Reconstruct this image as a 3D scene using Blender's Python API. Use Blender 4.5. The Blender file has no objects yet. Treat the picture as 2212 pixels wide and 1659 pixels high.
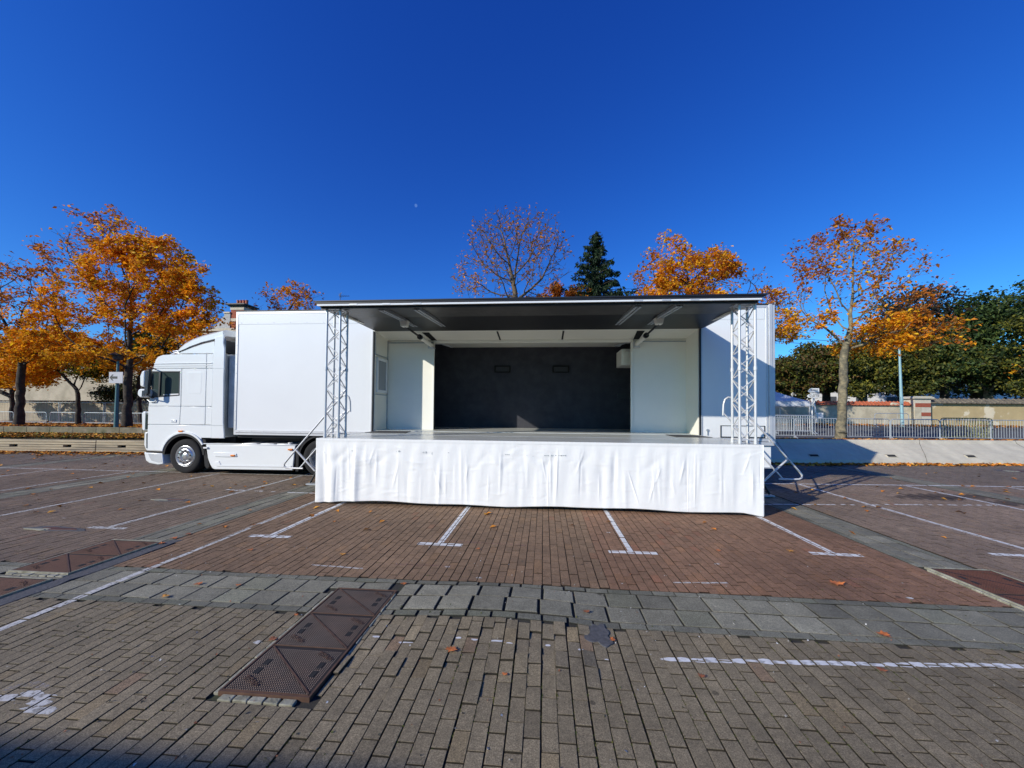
import bpy, bmesh, math, random
import numpy as np
from mathutils import Vector, Matrix, noise as mnoise
R = math.radians
scene = bpy.context.scene
col = scene.collection
random.seed(7)
RNG = np.random.default_rng(11)

# ------------------------------------------------------------------ camera
# numbers measured on the photograph (2212 px wide copy); world: X along the trailer, Y away, Z up
FPX, CXP, CYP, SHP = 831.0, 1106.0, 829.5, 41.0
YAW, PITCH, ROLL, CAMH = R(4.7), R(1.2), 0.009, 1.65
rz = Matrix.Rotation(YAW, 3, 'Z')
f0 = Vector((0, math.cos(PITCH), math.sin(PITCH))); r0 = Vector((1, 0, 0)); u0 = r0.cross(f0)
r1 = r0*math.cos(ROLL) + u0*math.sin(ROLL); u1 = u0*math.cos(ROLL) - r0*math.sin(ROLL)
r_, f_, u_ = rz @ r1, rz @ f0, rz @ u1
CAMP = Vector((0, 0, CAMH))
cam = bpy.data.cameras.new('camera'); camo = bpy.data.objects.new('camera', cam); col.objects.link(camo)
m3 = Matrix((r_, u_, -f_)).transposed()
camo.matrix_world = Matrix.Translation(CAMP) @ m3.to_4x4()
cam.sensor_width = 36.0; cam.lens = 36.0*FPX/2212.0; cam.shift_y = SHP/2212.0
cam.clip_start = 0.05; cam.clip_end = 3000
scene.camera = camo

def ray(x, y): return r_*((x-CXP)/FPX) + f_ - u_*((y-CYP-SHP)/FPX)
def at(x, y, Y):                       # where the sight line meets the vertical plane Y
    d = ray(x, y); return CAMP + d*(Y/d.y)
def gnd(x, y, z=0.0):
    d = ray(x, y); return CAMP + d*((z-CAMH)/d.z)

# ------------------------------------------------------------------ world, sun, exposure
SUN = Vector((1.63, 1.33, -1.0)).normalized()
elev = math.asin(-SUN.z)
w = bpy.data.worlds.new('World'); scene.world = w; w.use_nodes = True
nt = w.node_tree; bg = nt.nodes['Background']
sky = nt.nodes.new('ShaderNodeTexSky'); sky.sky_type = 'NISHITA'; sky.sun_disc = False
sky.sun_elevation = elev
sky.sun_rotation = math.atan2(-SUN.x, -SUN.y)
sky.air_density = 1.0; sky.dust_density = 0.25; sky.ozone_density = 3.0; sky.altitude = 300
tcw = nt.nodes.new('ShaderNodeTexCoord'); mpw = nt.nodes.new('ShaderNodeMapping'); mpw.inputs['Location'].default_value = (0, 0, 0.05)
nt.links.new(tcw.outputs['Generated'], mpw.inputs['Vector']); nrm = nt.nodes.new('ShaderNodeVectorMath'); nrm.operation = 'NORMALIZE'
nt.links.new(mpw.outputs[0], nrm.inputs[0]); nt.links.new(nrm.outputs[0], sky.inputs['Vector'])
hs = nt.nodes.new('ShaderNodeHueSaturation'); hs.inputs['Saturation'].default_value = 1.3; hs.inputs['Value'].default_value = 0.9
hs.inputs['Hue'].default_value = 0.5
nt.links.new(sky.outputs[0], hs.inputs['Color']); gn = nt.nodes.new('ShaderNodeMix'); gn.data_type = 'RGBA'; gn.blend_type = 'MULTIPLY'; gn.inputs[0].default_value = 1; gn.inputs[7].default_value = (0.85, 0.95, 1.45, 1)
nt.links.new(hs.outputs[0], gn.inputs[6]); 
sep = nt.nodes.new('ShaderNodeSeparateColor'); cmb = nt.nodes.new('ShaderNodeCombineColor'); nt.links.new(gn.outputs[2], sep.inputs[0])
for i_, (pw_, gn_) in enumerate(((1.12, 0.88), (1.36, 0.90), (1.0, 1.13))):
    q_ = nt.nodes.new('ShaderNodeMath'); q_.operation = 'POWER'; q_.inputs[1].default_value = pw_; q2_ = nt.nodes.new('ShaderNodeMath'); q2_.operation = 'MULTIPLY'; q2_.inputs[1].default_value = gn_
    nt.links.new(sep.outputs[i_], q_.inputs[0]); nt.links.new(q_.outputs[0], q2_.inputs[0]); nt.links.new(q2_.outputs[0], cmb.inputs[i_])
nt.links.new(cmb.outputs[0], bg.inputs['Color'])
bg.inputs['Strength'].default_value = 0.11
sl = bpy.data.lights.new('sun', 'SUN'); sl.energy = 4.4; sl.angle = R(0.53); sl.color = (1.0, 0.945, 0.845)
so = bpy.data.objects.new('sun', sl); col.objects.link(so)
so.rotation_euler = SUN.to_track_quat('-Z', 'Y').to_euler()
vs = scene.view_settings; vs.view_transform = 'Standard'; vs.look = 'None'; vs.gamma = 1.0; vs.exposure = 0.15

# ------------------------------------------------------------------ materials
def mat(name, base, rough=0.6, metal=0.0, var=0.0, vscale=3.0, bump=0.0, bscale=40.0, col2=None, mix_lo=0.4, mix_hi=0.65, mscale=2.0,
        attr=None, spec=0.5, stretch=None, trans=0.0, coat=0.0):
    m = bpy.data.materials.new(name); m.use_nodes = True
    t = m.node_tree; N = t.nodes; L = t.links
    p = N['Principled BSDF']; p.inputs['Roughness'].default_value = rough; p.inputs['Metallic'].default_value = metal
    p.inputs['Specular IOR Level'].default_value = spec
    if coat: p.inputs['Coat Weight'].default_value = coat; p.inputs['Coat Roughness'].default_value = 0.06
    if attr:
        a = N.new('ShaderNodeAttribute'); a.attribute_name = attr; src = a.outputs['Color']
    else:
        c = N.new('ShaderNodeRGB'); c.outputs[0].default_value = (*base, 1); src = c.outputs[0]
    tc = N.new('ShaderNodeTexCoord'); vec = tc.outputs['Object']
    if stretch:
        mp = N.new('ShaderNodeMapping'); mp.inputs['Scale'].default_value = stretch; L.new(vec, mp.inputs['Vector']); vec = mp.outputs[0]
    def noise(scale, detail=4.0):
        n = N.new('ShaderNodeTexNoise'); n.inputs['Scale'].default_value = scale; n.inputs['Detail'].default_value = detail
        n.inputs['Roughness'].default_value = 0.62
        L.new(vec, n.inputs['Vector']); return n.outputs['Fac']
    if col2:
        mr = N.new('ShaderNodeMapRange'); mr.inputs['From Min'].default_value = mix_lo; mr.inputs['From Max'].default_value = mix_hi
        L.new(noise(mscale, 7), mr.inputs['Value'])
        mx = N.new('ShaderNodeMix'); mx.data_type = 'RGBA'; L.new(mr.outputs[0], mx.inputs[0]); L.new(src, mx.inputs[6])
        mx.inputs[7].default_value = (*col2, 1); src = mx.outputs[2]
    if var:
        mr = N.new('ShaderNodeMapRange'); mr.inputs['From Min'].default_value = 0.3; mr.inputs['From Max'].default_value = 0.7
        mr.inputs['To Min'].default_value = 1-var; mr.inputs['To Max'].default_value = 1+var
        L.new(noise(vscale, 6), mr.inputs['Value'])
        mx = N.new('ShaderNodeMix'); mx.data_type = 'RGBA'; mx.blend_type = 'MULTIPLY'; mx.inputs[0].default_value = 1
        L.new(src, mx.inputs[6]); L.new(mr.outputs[0], mx.inputs[7]); src = mx.outputs[2]
    L.new(src, p.inputs['Base Color'])
    if bump:
        b = N.new('ShaderNodeBump'); b.inputs['Strength'].default_value = bump; b.inputs['Distance'].default_value = 0.01
        L.new(noise(bscale, 5), b.inputs['Height']); L.new(b.outputs[0], p.inputs['Normal'])
    if trans:
        out = N['Material Output']; tr = N.new('ShaderNodeBsdfTranslucent'); ms = N.new('ShaderNodeMixShader'); ms.inputs[0].default_value = trans
        L.new(src, tr.inputs['Color']); L.new(p.outputs[0], ms.inputs[1]); L.new(tr.outputs[0], ms.inputs[2]); L.new(ms.outputs[0], out.inputs['Surface'])
    return m
M = {}
M['white'] = mat('white_paint', (0.775, 0.785, 0.775), 0.32, var=0.02, vscale=0.8, bump=0.04, bscale=1.6)
M['cabwhite'] = mat('cab_white_paint', (0.80, 0.82, 0.80), 0.22, var=0.015, vscale=1.5, coat=0.4)
M['panel'] = mat('inner_white_panel', (0.86, 0.84, 0.74), 0.5, var=0.03, vscale=1.2, bump=0.05, bscale=120)
M['cream'] = mat('cream_panel', (0.85, 0.82, 0.70), 0.5, var=0.03, vscale=1.5)
M['alu'] = mat('brushed_aluminium', (0.64, 0.64, 0.63), 0.38, 0.3, var=0.08, vscale=6)
M['aludull'] = mat('dull_aluminium', (0.60, 0.61, 0.62), 0.45, 0.35, var=0.06, vscale=6)
M['galv'] = mat('galvanised_steel', (0.42, 0.45, 0.47), 0.5, 0.4, var=0.15, vscale=9)
M['black'] = mat('black_plastic', (0.012, 0.012, 0.014), 0.45, var=0.2, vscale=6)
M['blackm'] = mat('black_steel', (0.02, 0.02, 0.022), 0.5, 0.2, var=0.2, vscale=6)
M['rubber'] = mat('tyre_rubber', (0.010, 0.010, 0.011), 0.9, var=0.25, vscale=14, bump=0.2, bscale=90)
M['rim'] = mat('wheel_alloy', (0.62, 0.63, 0.64), 0.3, 0.85, var=0.12, vscale=12)
M['rimdark'] = mat('dark_wheel_steel', (0.10, 0.10, 0.105), 0.55, 0.3, var=0.2)  # darker steel for the wheel nuts
M['backdrop'] = mat('dark_backdrop_carpet', (0.036, 0.036, 0.045), 0.85, var=0.2, vscale=2.2, bump=0.15, bscale=60, col2=(0.048, 0.048, 0.056), mscale=5)
M['soffit'] = mat('dark_canopy_lining', (0.055, 0.053, 0.050), 0.45, var=0.3, vscale=1.6, col2=(0.08, 0.077, 0.072), mscale=6)
M['stage'] = mat('grey_stage_floor', (0.52, 0.53, 0.49), 0.25, var=0.10, vscale=2.5, bump=0.12, bscale=70)
M['rubmat'] = mat('dark_rubber_mat', (0.045, 0.043, 0.042), 0.7, var=0.2, bump=0.3, bscale=50)
M['orange'] = mat('amber_lens', (0.75, 0.22, 0.03), 0.3)
M['glass'] = mat('dark_window_glass', (0.05, 0.07, 0.06), 0.03, 0.0, spec=1.0, coat=0.6)
M['mirrorg'] = mat('mirror_glass', (0.55, 0.62, 0.62), 0.05, 0.9)
M['cloth'] = mat('white_tarpaulin', (0.86, 0.86, 0.82), 0.55, var=0.025, vscale=3, bump=0.30, bscale=13, stretch=(1, 1, 0.28))
M['grime'] = mat('grey_tape_residue', (0.42, 0.45, 0.44), 0.7, var=0.3, vscale=30)
M['concrete'] = mat('pale_concrete', (0.55, 0.50, 0.385), 0.85, var=0.12, vscale=2.5, bump=0.5, bscale=14, col2=(0.46, 0.42, 0.33), mscale=1.2)
M['concrete2'] = mat('weathered_concrete_planks', (0.46, 0.39, 0.26), 0.9, var=0.22, vscale=3, bump=0.6, bscale=10, col2=(0.25, 0.215, 0.155), mscale=1.6, stretch=(0.35, 1, 3))
M['kerb2'] = mat('mossy_kerb_concrete', (0.22, 0.19, 0.13), 0.9, var=0.3, vscale=3, bump=0.5, bscale=14, col2=(0.12, 0.12, 0.06), mscale=2.5)
M['hole'] = mat('dark_recess', (0.01, 0.01, 0.01), 0.9)
M['joint'] = mat('joint_sand', (0.032, 0.029, 0.022), 0.95, var=0.3, vscale=8, col2=(0.045, 0.055, 0.018), mix_lo=0.5, mix_hi=0.72, mscale=3.5, bump=0.5, bscale=60)
M['asphalt'] = mat('road_asphalt', (0.085, 0.085, 0.085), 0.9, var=0.2, vscale=2, bump=0.5, bscale=60)
M['patch'] = mat('bitumen_patch', (0.075, 0.075, 0.078), 0.85, var=0.35, vscale=30, bump=0.8, bscale=45)
M['dirt'] = mat('park_soil', (0.10, 0.075, 0.04), 0.95, var=0.3, vscale=2, bump=0.6, bscale=8, col2=(0.06, 0.07, 0.02), mscale=1.0)
M['brick_wall'] = mat('stucco_old', (0.52, 0.46, 0.33), 0.9, var=0.12, vscale=1.4, bump=0.4, bscale=9, col2=(0.40, 0.35, 0.25), mscale=0.9, mix_lo=0.45, mix_hi=0.6)
M['ochre'] = mat('ochre_stucco', (0.43, 0.33, 0.17), 0.9, var=0.10, vscale=1.5, bump=0.3, bscale=8, col2=(0.60, 0.52, 0.37), mscale=0.75, mix_lo=0.56, mix_hi=0.60)
M['wallL'] = mat('beige_wall_plaster', (0.48, 0.40, 0.29), 0.9, var=0.12, vscale=1.1, bump=0.3, bscale=7, col2=(0.36, 0.30, 0.21), mscale=0.8)
M['tile'] = mat('terracotta_tiles', (0.42, 0.11, 0.045), 0.8, var=0.25, vscale=5, bump=0.5, bscale=12)
M['oldtile'] = mat('mossy_old_tiles', (0.115, 0.095, 0.07), 0.9, var=0.35, vscale=6, bump=0.8, bscale=14, col2=(0.20, 0.17, 0.12), mscale=7)
M['redbrick'] = mat('red_brickwork', (0.30, 0.075, 0.04), 0.85, var=0.2, vscale=9, bump=0.4, bscale=30)
M['stone'] = mat('pale_dressed_stone', (0.52, 0.47, 0.37), 0.85, var=0.12, vscale=4, bump=0.2, bscale=20)
M['greystone'] = mat('grey_rubble_stone', (0.40, 0.40, 0.39), 0.9, var=0.2, vscale=7, bump=1.0, bscale=7)
M['housewhite'] = mat('white_render', (0.72, 0.71, 0.68), 0.8, var=0.05, vscale=1)
M['slate'] = mat('slate_roof', (0.07, 0.075, 0.085), 0.7, var=0.2, vscale=6)
M['teal'] = mat('teal_painted_steel', (0.055, 0.13, 0.14), 0.45, 0.2, var=0.15, vscale=6)
M['paleteal'] = mat('pale_blue_painted_steel', (0.28, 0.44, 0.47), 0.4, 0.2, var=0.1, vscale=5)
M['bronze'] = mat('brown_lamp_metal', (0.06, 0.04, 0.035), 0.5, 0.3)
M['signgrey'] = mat('grey_sign_plate', (0.42, 0.42, 0.45), 0.6, var=0.06)
M['signwhite'] = mat('white_sign_plate', (0.74, 0.74, 0.72), 0.5)
M['ink'] = mat('black_lettering', (0.015, 0.015, 0.015), 0.6)
M['tent'] = mat('white_tent_fabric', (0.72, 0.74, 0.78), 0.7, var=0.05, vscale=2, trans=0.2)
M['bark'] = mat('maple_bark', (0.050, 0.038, 0.028), 0.95, var=0.35, vscale=8, bump=1.0, bscale=12, col2=(0.024, 0.020, 0.016), mscale=5)
M['barkpale'] = mat('lichen_bark', (0.24, 0.20, 0.12), 0.95, var=0.3, vscale=8, bump=1.0, bscale=12, col2=(0.11, 0.10, 0.07), mscale=6, mix_lo=0.42, mix_hi=0.6)
M['leaf'] = mat('autumn_leaf', (0, 0, 0), 0.6, attr='Col', trans=0.45, spec=0.25)
M['leafg'] = mat('evergreen_leaf', (0, 0, 0), 0.6, attr='Col', trans=0.15, spec=0.3)
M['litter'] = mat('fallen_leaf', (0, 0, 0), 0.8, attr='Col', spec=0.2)
M['fencewire'] = mat('fence_wire', (0.10, 0.10, 0.10), 0.5, 0.4)
M['yellowpaint'] = mat('worn_yellow_green_steel', (0.42, 0.42, 0.16), 0.6, 0.1, col2=(0.05, 0.055, 0.05), mscale=14, mix_lo=0.45, mix_hi=0.52)
M['rust'] = mat('rusty_cast_iron', (0.095, 0.062, 0.050), 0.6, 0.3, var=0.3, vscale=5, bump=0.3, bscale=60, col2=(0.065, 0.055, 0.052), mscale=2.2)
M['rustshade'] = mat('iron_ground_shade', (0.018, 0.013, 0.011), 0.8, var=0.2)  # iron blackened so the shade between the raised pyramids is in the colour
M['rustrib'] = mat('bare_rust_edge', (0.105, 0.055, 0.033), 0.7, 0.2, var=0.3, vscale=12)
M['rustred'] = mat('red_rusty_iron', (0.110, 0.046, 0.030), 0.65, 0.3, var=0.25, vscale=4, bump=0.4, bscale=60)
M['mortar'] = mat('pale_mortar', (0.32, 0.31, 0.24), 0.9, var=0.25, vscale=14, bump=0.8, bscale=30, col2=(0.20, 0.19, 0.13), mscale=9)
M['wire'] = mat('overhead_cable', (0.02, 0.02, 0.02), 0.7)
M['pot'] = mat('clay_chimney_pot', (0.38, 0.13, 0.08), 0.8, var=0.15)

def brick_mat():
    m = mat('concrete_pavers', (0, 0, 0), 0.78, attr='Col', var=0.0)
    t = m.node_tree; N = t.nodes; L = t.links; p = N['Principled BSDF']
    a = [n for n in N if n.type == 'ATTRIBUTE'][0]; tc = [n for n in N if n.type == 'TEX_COORD'][0]
    def noise(s, d, r=0.6):
        n = N.new('ShaderNodeTexNoise'); n.inputs['Scale'].default_value = s; n.inputs['Detail'].default_value = d; n.inputs['Roughness'].default_value = r
        L.new(tc.outputs['Object'], n.inputs['Vector']); return n.outputs['Fac']
    def rng(src, a0, a1, b0, b1):
        r = N.new('ShaderNodeMapRange'); r.inputs['From Min'].default_value = a0; r.inputs['From Max'].default_value = a1
        r.inputs['To Min'].default_value = b0; r.inputs['To Max'].default_value = b1; L.new(src, r.inputs['Value']); return r.outputs[0]
    def mul(c, f):
        mx = N.new('ShaderNodeMix'); mx.data_type = 'RGBA'; mx.blend_type = 'MULTIPLY'; mx.inputs[0].default_value = 1
        L.new(c, mx.inputs[6]); L.new(f, mx.inputs[7]); return mx.outputs[2]
    c = mul(a.outputs['Color'], rng(noise(0.9, 5), 0.3, 0.7, 0.80, 1.18))
    c = mul(c, rng(noise(260, 3, 0.8), 0.35, 0.65, 0.55, 1.5))
    c = mul(c, rng(noise(105, 4, 0.85), 0.33, 0.67, 0.50, 1.50))
    c = mul(c, rng(noise(30, 5, 0.8), 0.3, 0.7, 0.76, 1.24))
    c = mul(c, rng(noise(5.5, 5, 0.7), 0.3, 0.7, 0.82, 1.18))
    # dark chewing-gum like specks
    v = N.new('ShaderNodeTexVoronoi'); v.inputs['Scale'].default_value = 2.6; L.new(tc.outputs['Object'], v.inputs['Vector'])
    c = mul(c, rng(v.outputs['Distance'], 0.045, 0.06, 0.45, 1.0))
    L.new(c, p.inputs['Base Color'])
    b = N.new('ShaderNodeBump'); b.inputs['Strength'].default_value = 0.65; b.inputs['Distance'].default_value = 0.004
    L.new(noise(190, 4, 0.75), b.inputs['Height']); L.new(b.outputs[0], p.inputs['Normal'])
    p.inputs['Specular IOR Level'].default_value = 0.35
    return m
M['paver'] = brick_mat()
def paint_mat(name, c, lo, hi, seed=0.0):
    m = mat(name, c, 0.75, var=0.12, vscale=20)
    t = m.node_tree; N = t.nodes; L = t.links; p = N['Principled BSDF']
    tc = [n for n in N if n.type == 'TEX_COORD'][0]
    n = N.new('ShaderNodeTexNoise'); n.inputs['Scale'].default_value = 34; n.inputs['Detail'].default_value = 6; n.inputs['Roughness'].default_value = 0.75
    L.new(tc.outputs['Object'], n.inputs['Vector'])
    r = N.new('ShaderNodeMapRange'); r.inputs['From Min'].default_value = lo; r.inputs['From Max'].default_value = hi
    L.new(n.outputs['Fac'], r.inputs['Value']); L.new(r.outputs[0], p.inputs['Alpha'])
    return m
M['paint'] = paint_mat('white_road_paint', (0.62, 0.62, 0.60), 0.30, 0.40)
M['paintworn'] = paint_mat('worn_road_paint', (0.52, 0.51, 0.47), 0.34, 0.50)
M['paintfaint'] = paint_mat('faint_road_paint', (0.36, 0.33, 0.31), 0.46, 0.70)
M['paintred'] = paint_mat('faint_pink_paint', (0.34, 0.17, 0.15), 0.44, 0.66)

# ------------------------------------------------------------------ mesh helpers
class MB:
    def __init__(s): s.v = []; s.f = []; s.m = []
    def add(s, vs, fs, mi=0):
        o = len(s.v); s.v += [tuple(v) for v in vs]; s.f += [tuple(i+o for i in f) for f in fs]; s.m += [mi]*len(fs); return s
    def box(s, x0, x1, y0, y1, z0, z1, mi=0):
        v = [(x, y, z) for x in (x0, x1) for y in (y0, y1) for z in (z0, z1)]
        return s.add(v, [(0, 1, 3, 2), (4, 6, 7, 5), (0, 4, 5, 1), (2, 3, 7, 6), (0, 2, 6, 4), (1, 5, 7, 3)], mi)
    def obox(s, c, ax, hx, ay, hy, az, hz, mi=0):
        c = Vector(c); v = [c+ax*hx*i+ay*hy*j+az*hz*k for i in (-1, 1) for j in (-1, 1) for k in (-1, 1)]
        return s.add(v, [(0, 1, 3, 2), (4, 6, 7, 5), (0, 4, 5, 1), (2, 3, 7, 6), (0, 2, 6, 4), (1, 5, 7, 3)], mi)
    def cyl(s, p0, p1, ra, rb=None, n=10, mi=0, caps=True):
        rb = ra if rb is None else rb
        p0, p1 = Vector(p0), Vector(p1); d = (p1-p0).normalized(); a = d.orthogonal().normalized(); b = d.cross(a)
        v = [p0+(a*math.cos(2*math.pi*i/n)+b*math.sin(2*math.pi*i/n))*ra for i in range(n)]
        v += [p1+(a*math.cos(2*math.pi*i/n)+b*math.sin(2*math.pi*i/n))*rb for i in range(n)]
        f = [(i, (i+1) % n, n+(i+1) % n, n+i) for i in range(n)]
        if caps: f += [tuple(range(n))[::-1], tuple(range(n, 2*n))]
        return s.add(v, f, mi)
    def tube(s, pts, r, n=8, mi=0):
        pts = [Vector(p) for p in pts]; k = len(pts); vs = []; a = None
        for i, p in enumerate(pts):
            d = (pts[min(i+1, k-1)]-pts[max(i-1, 0)]).normalized()
            a = d.orthogonal().normalized() if a is None else (a-d*a.dot(d)).normalized()
            b = d.cross(a)
            vs += [p+(a*math.cos(2*math.pi*j/n)+b*math.sin(2*math.pi*j/n))*r for j in range(n)]
        f = [(i*n+j, i*n+(j+1) % n, (i+1)*n+(j+1) % n, (i+1)*n+j) for i in range(k-1) for j in range(n)]
        f += [tuple(range(n))[::-1], tuple(range((k-1)*n, k*n))]
        return s.add(vs, f, mi)
    def prism(s, poly, y0, y1, mi=0):     # polygon in (x,z), extruded along y
        n = len(poly); v = [(x, y0, z) for x, z in poly]+[(x, y1, z) for x, z in poly]
        f = [tuple(range(n)), tuple(range(n, 2*n))[::-1]]+[(i, n+i, n+(i+1) % n, (i+1) % n) for i in range(n)]
        return s.add(v, f, mi)
    def prismz(s, poly, z0, z1, mi=0):    # polygon in (x,y)
        n = len(poly); v = [(x, y, z0) for x, y in poly]+[(x, y, z1) for x, y in poly]
        f = [tuple(range(n))[::-1], tuple(range(n, 2*n))]+[(i, (i+1) % n, n+(i+1) % n, n+i) for i in range(n)]
        return s.add(v, f, mi)
    def lathe(s, c, prof, axis='y', n=36, mi=0):   # profile (radius, offset along axis)
        vs = []
        for r, o in prof:
            for i in range(n):
                a = 2*math.pi*i/n; q = (r*math.cos(a), r*math.sin(a))
                vs.append((c[0]+q[0], c[1]+o, c[2]+q[1]) if axis == 'y' else (c[0]+q[0], c[1]+q[1], c[2]+o))
        k = len(prof); f = [(i*n+j, i*n+(j+1) % n, (i+1)*n+(j+1) % n, (i+1)*n+j) for i in range(k-1) for j in range(n)]
        return s.add(vs, f, mi)
    def build(s, name, m, parent=None, smooth=False, bevel=0.0, kind=None, loc=None, segs=2):
        me = bpy.data.meshes.new(name); o = bpy.data.objects.new(name, me); col.objects.link(o)
        off = Vector((0, 0, 0))
        if parent is not None:
            root = parent
            while root.parent: root = root.parent
            off = Vector(root.location)
            o.parent = parent
        elif loc is not None:
            off = Vector(loc); o.location = off
        me.from_pydata([(v[0]-off.x, v[1]-off.y, v[2]-off.z) for v in s.v], [], s.f)
        for mm in (m if isinstance(m, (list, tuple)) else [m]): me.materials.append(mm)
        if isinstance(m, (list, tuple)):
            me.polygons.foreach_set('material_index', s.m)
        bm = bmesh.new(); bm.from_mesh(me); bmesh.ops.recalc_face_normals(bm, faces=bm.faces)
        bm.to_mesh(me); bm.free()
        if smooth: me.polygons.foreach_set('use_smooth', [True]*len(me.polygons)); me.set_sharp_from_angle(angle=R(40))
        if bevel:
            b = o.modifiers.new('bevel', 'BEVEL'); b.width = bevel; b.segments = segs; b.limit_method = 'ANGLE'; b.angle_limit = R(35)
            me.polygons.foreach_set('use_smooth', [True]*len(me.polygons)); me.set_sharp_from_angle(angle=R(40))
        if kind: o['kind'] = kind
        return o
def thing(name, label, cat, loc=(0, 0, 0), group=None, rz=0.0):
    o = bpy.data.objects.new(name, None); col.objects.link(o); o.location = loc; o.rotation_euler = (0, 0, rz)
    o.empty_display_size = 0.3
    o['label'] = label; o['category'] = cat
    if group: o['group'] = group
    return o
def tag(o, label, cat, group=None):
    o['label'] = label; o['category'] = cat
    if group: o['group'] = group
    return o
def copy_tree(o, parent=None):
    c = o.copy(); col.objects.link(c)
    if parent: c.parent = parent
    for ch in list(o.children):
        copy_tree(ch, c)
    return c
def npmesh(name, V, F, mats, colr=None, parent=None, kind=None, off=(0, 0, 0), smooth=False):
    """V (n,3) float, F (m,4) int, colr (n,3)"""
    me = bpy.data.meshes.new(name); V = np.asarray(V, np.float32)-np.asarray(off, np.float32)
    F = np.asarray(F, np.int32); k = F.shape[1]
    me.vertices.add(len(V)); me.vertices.foreach_set('co', V.ravel())
    me.loops.add(F.size); me.loops.foreach_set('vertex_index', F.ravel())
    me.polygons.add(len(F)); me.polygons.foreach_set('loop_start', np.arange(0, F.size, k, dtype=np.int32))
    if colr is not None:
        a = me.color_attributes.new('Col', 'FLOAT_COLOR', 'POINT')
        c4 = np.ones((len(V), 4), np.float32); c4[:, :3] = colr; a.data.foreach_set('color', c4.ravel())
    me.update(calc_edges=True); me.validate()
    me.polygons.foreach_set('use_smooth', [bool(smooth)]*len(me.polygons))
    me.materials.append(mats)
    o = bpy.data.objects.new(name, me); col.objects.link(o)
    if parent is not None: o.parent = parent
    elif tuple(off) != (0, 0, 0): o.location = off
    if kind: o['kind'] = kind
    return o
def text_mesh(name, body, size, m, parent, origin, rot=(R(90), 0, 0), depth=0.002, align='CENTER', sx=1.0):
    cu = bpy.data.curves.new('tmp', 'FONT'); cu.body = body; cu.size = size; cu.extrude = depth; cu.align_x = align; cu.align_y = 'CENTER'
    cu.resolution_u = 3
    to = bpy.data.objects.new('tmp', cu); col.objects.link(to)
    dg = bpy.context.evaluated_depsgraph_get(); dg.update()
    me = bpy.data.meshes.new_from_object(to.evaluated_get(dg)); bpy.data.objects.remove(to); bpy.data.curves.remove(cu)
    me.name = name; me.materials.clear(); me.materials.append(m)
    o = bpy.data.objects.new(name, me); col.objects.link(o); o.parent = parent
    root = parent
    while root.parent: root = root.parent
    o.location = Vector(origin)-Vector(root.location); o.rotation_euler = rot; o.scale = (sx, 1, 1)
    return o
def lerp(a, b, t): return a+(b-a)*t

# ------------------------------------------------------------------ terrain
def footL(x): return 12.61+0.07*(x+19.74)
def footR(x): return 13.23+0.118*(x-7.89)
def sheet(name, xs, prof, m, kind='structure', jitter=0.0):
    V = []; F = []; nx = len(xs); ny = None
    for i, x in enumerate(xs):
        P = prof(x); ny = len(P)
        for (y, z) in P: V.append((x, y, z+(mnoise.noise((x*0.6, y*0.6, 0))*jitter)))
    for i in range(nx-1):
        for j in range(ny-1): F.append((i*ny+j, (i+1)*ny+j, (i+1)*ny+j+1, i*ny+j+1))
    return npmesh(name, V, F, m, kind=kind)
b = MB(); b.add([(-400, -400, -0.16), (400, -400, -0.16), (400, 900, -0.16), (-400, 900, -0.16)], [(0, 1, 2, 3)])
b.build('ground', M['dirt'], kind='structure')
# joint bed under the pavers
xs = np.linspace(-30, 24, 109); ys = np.linspace(-8, 15.5, 48)
def heave(x, y):
    h = 0.050*math.exp(-((x+0.35)/0.75)**2-((y-3.2)/0.42)**2)
    if x > 0.30: h *= max(0.0, 1-(x-0.30)/0.16)
    h += 0.020*math.exp(-((x+0.1)/0.55)**2-((y-2.55)/0.16)**2)*(1 if x < 0.35 else 0.2)
    h += 0.006*mnoise.noise((x*0.7, y*0.7, 3.0))+0.02*mnoise.noise((x*0.16, y*0.16, 8.0))*min(1, max(0, (y-3)/6))*0.5
    return h
V = [(x, y, heave(x, y)-0.013) for x in np.arange(-3.5, 3.5, 0.07) for y in np.arange(1.0, 4.5, 0.07)]
V = []; F = []
gx = np.concatenate([np.arange(-30, -2.5, 0.5), np.arange(-2.5, 1.5, 0.08), np.arange(1.5, 24, 0.5)])
gy = np.concatenate([np.arange(-8, 2, 0.5), np.arange(2, 4.2, 0.08), np.arange(4.2, 16.2, 0.5)])
for x in gx:
    for y in gy: V.append((x, y, heave(x, y)-0.014))
ny = len(gy)
for i in range(len(gx)-1):
    for j in range(ny-1): F.append((i*ny+j, (i+1)*ny+j, (i+1)*ny+j+1, i*ny+j+1))
npmesh('paving_bed', V, F, M['joint'], kind='structure')

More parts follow.
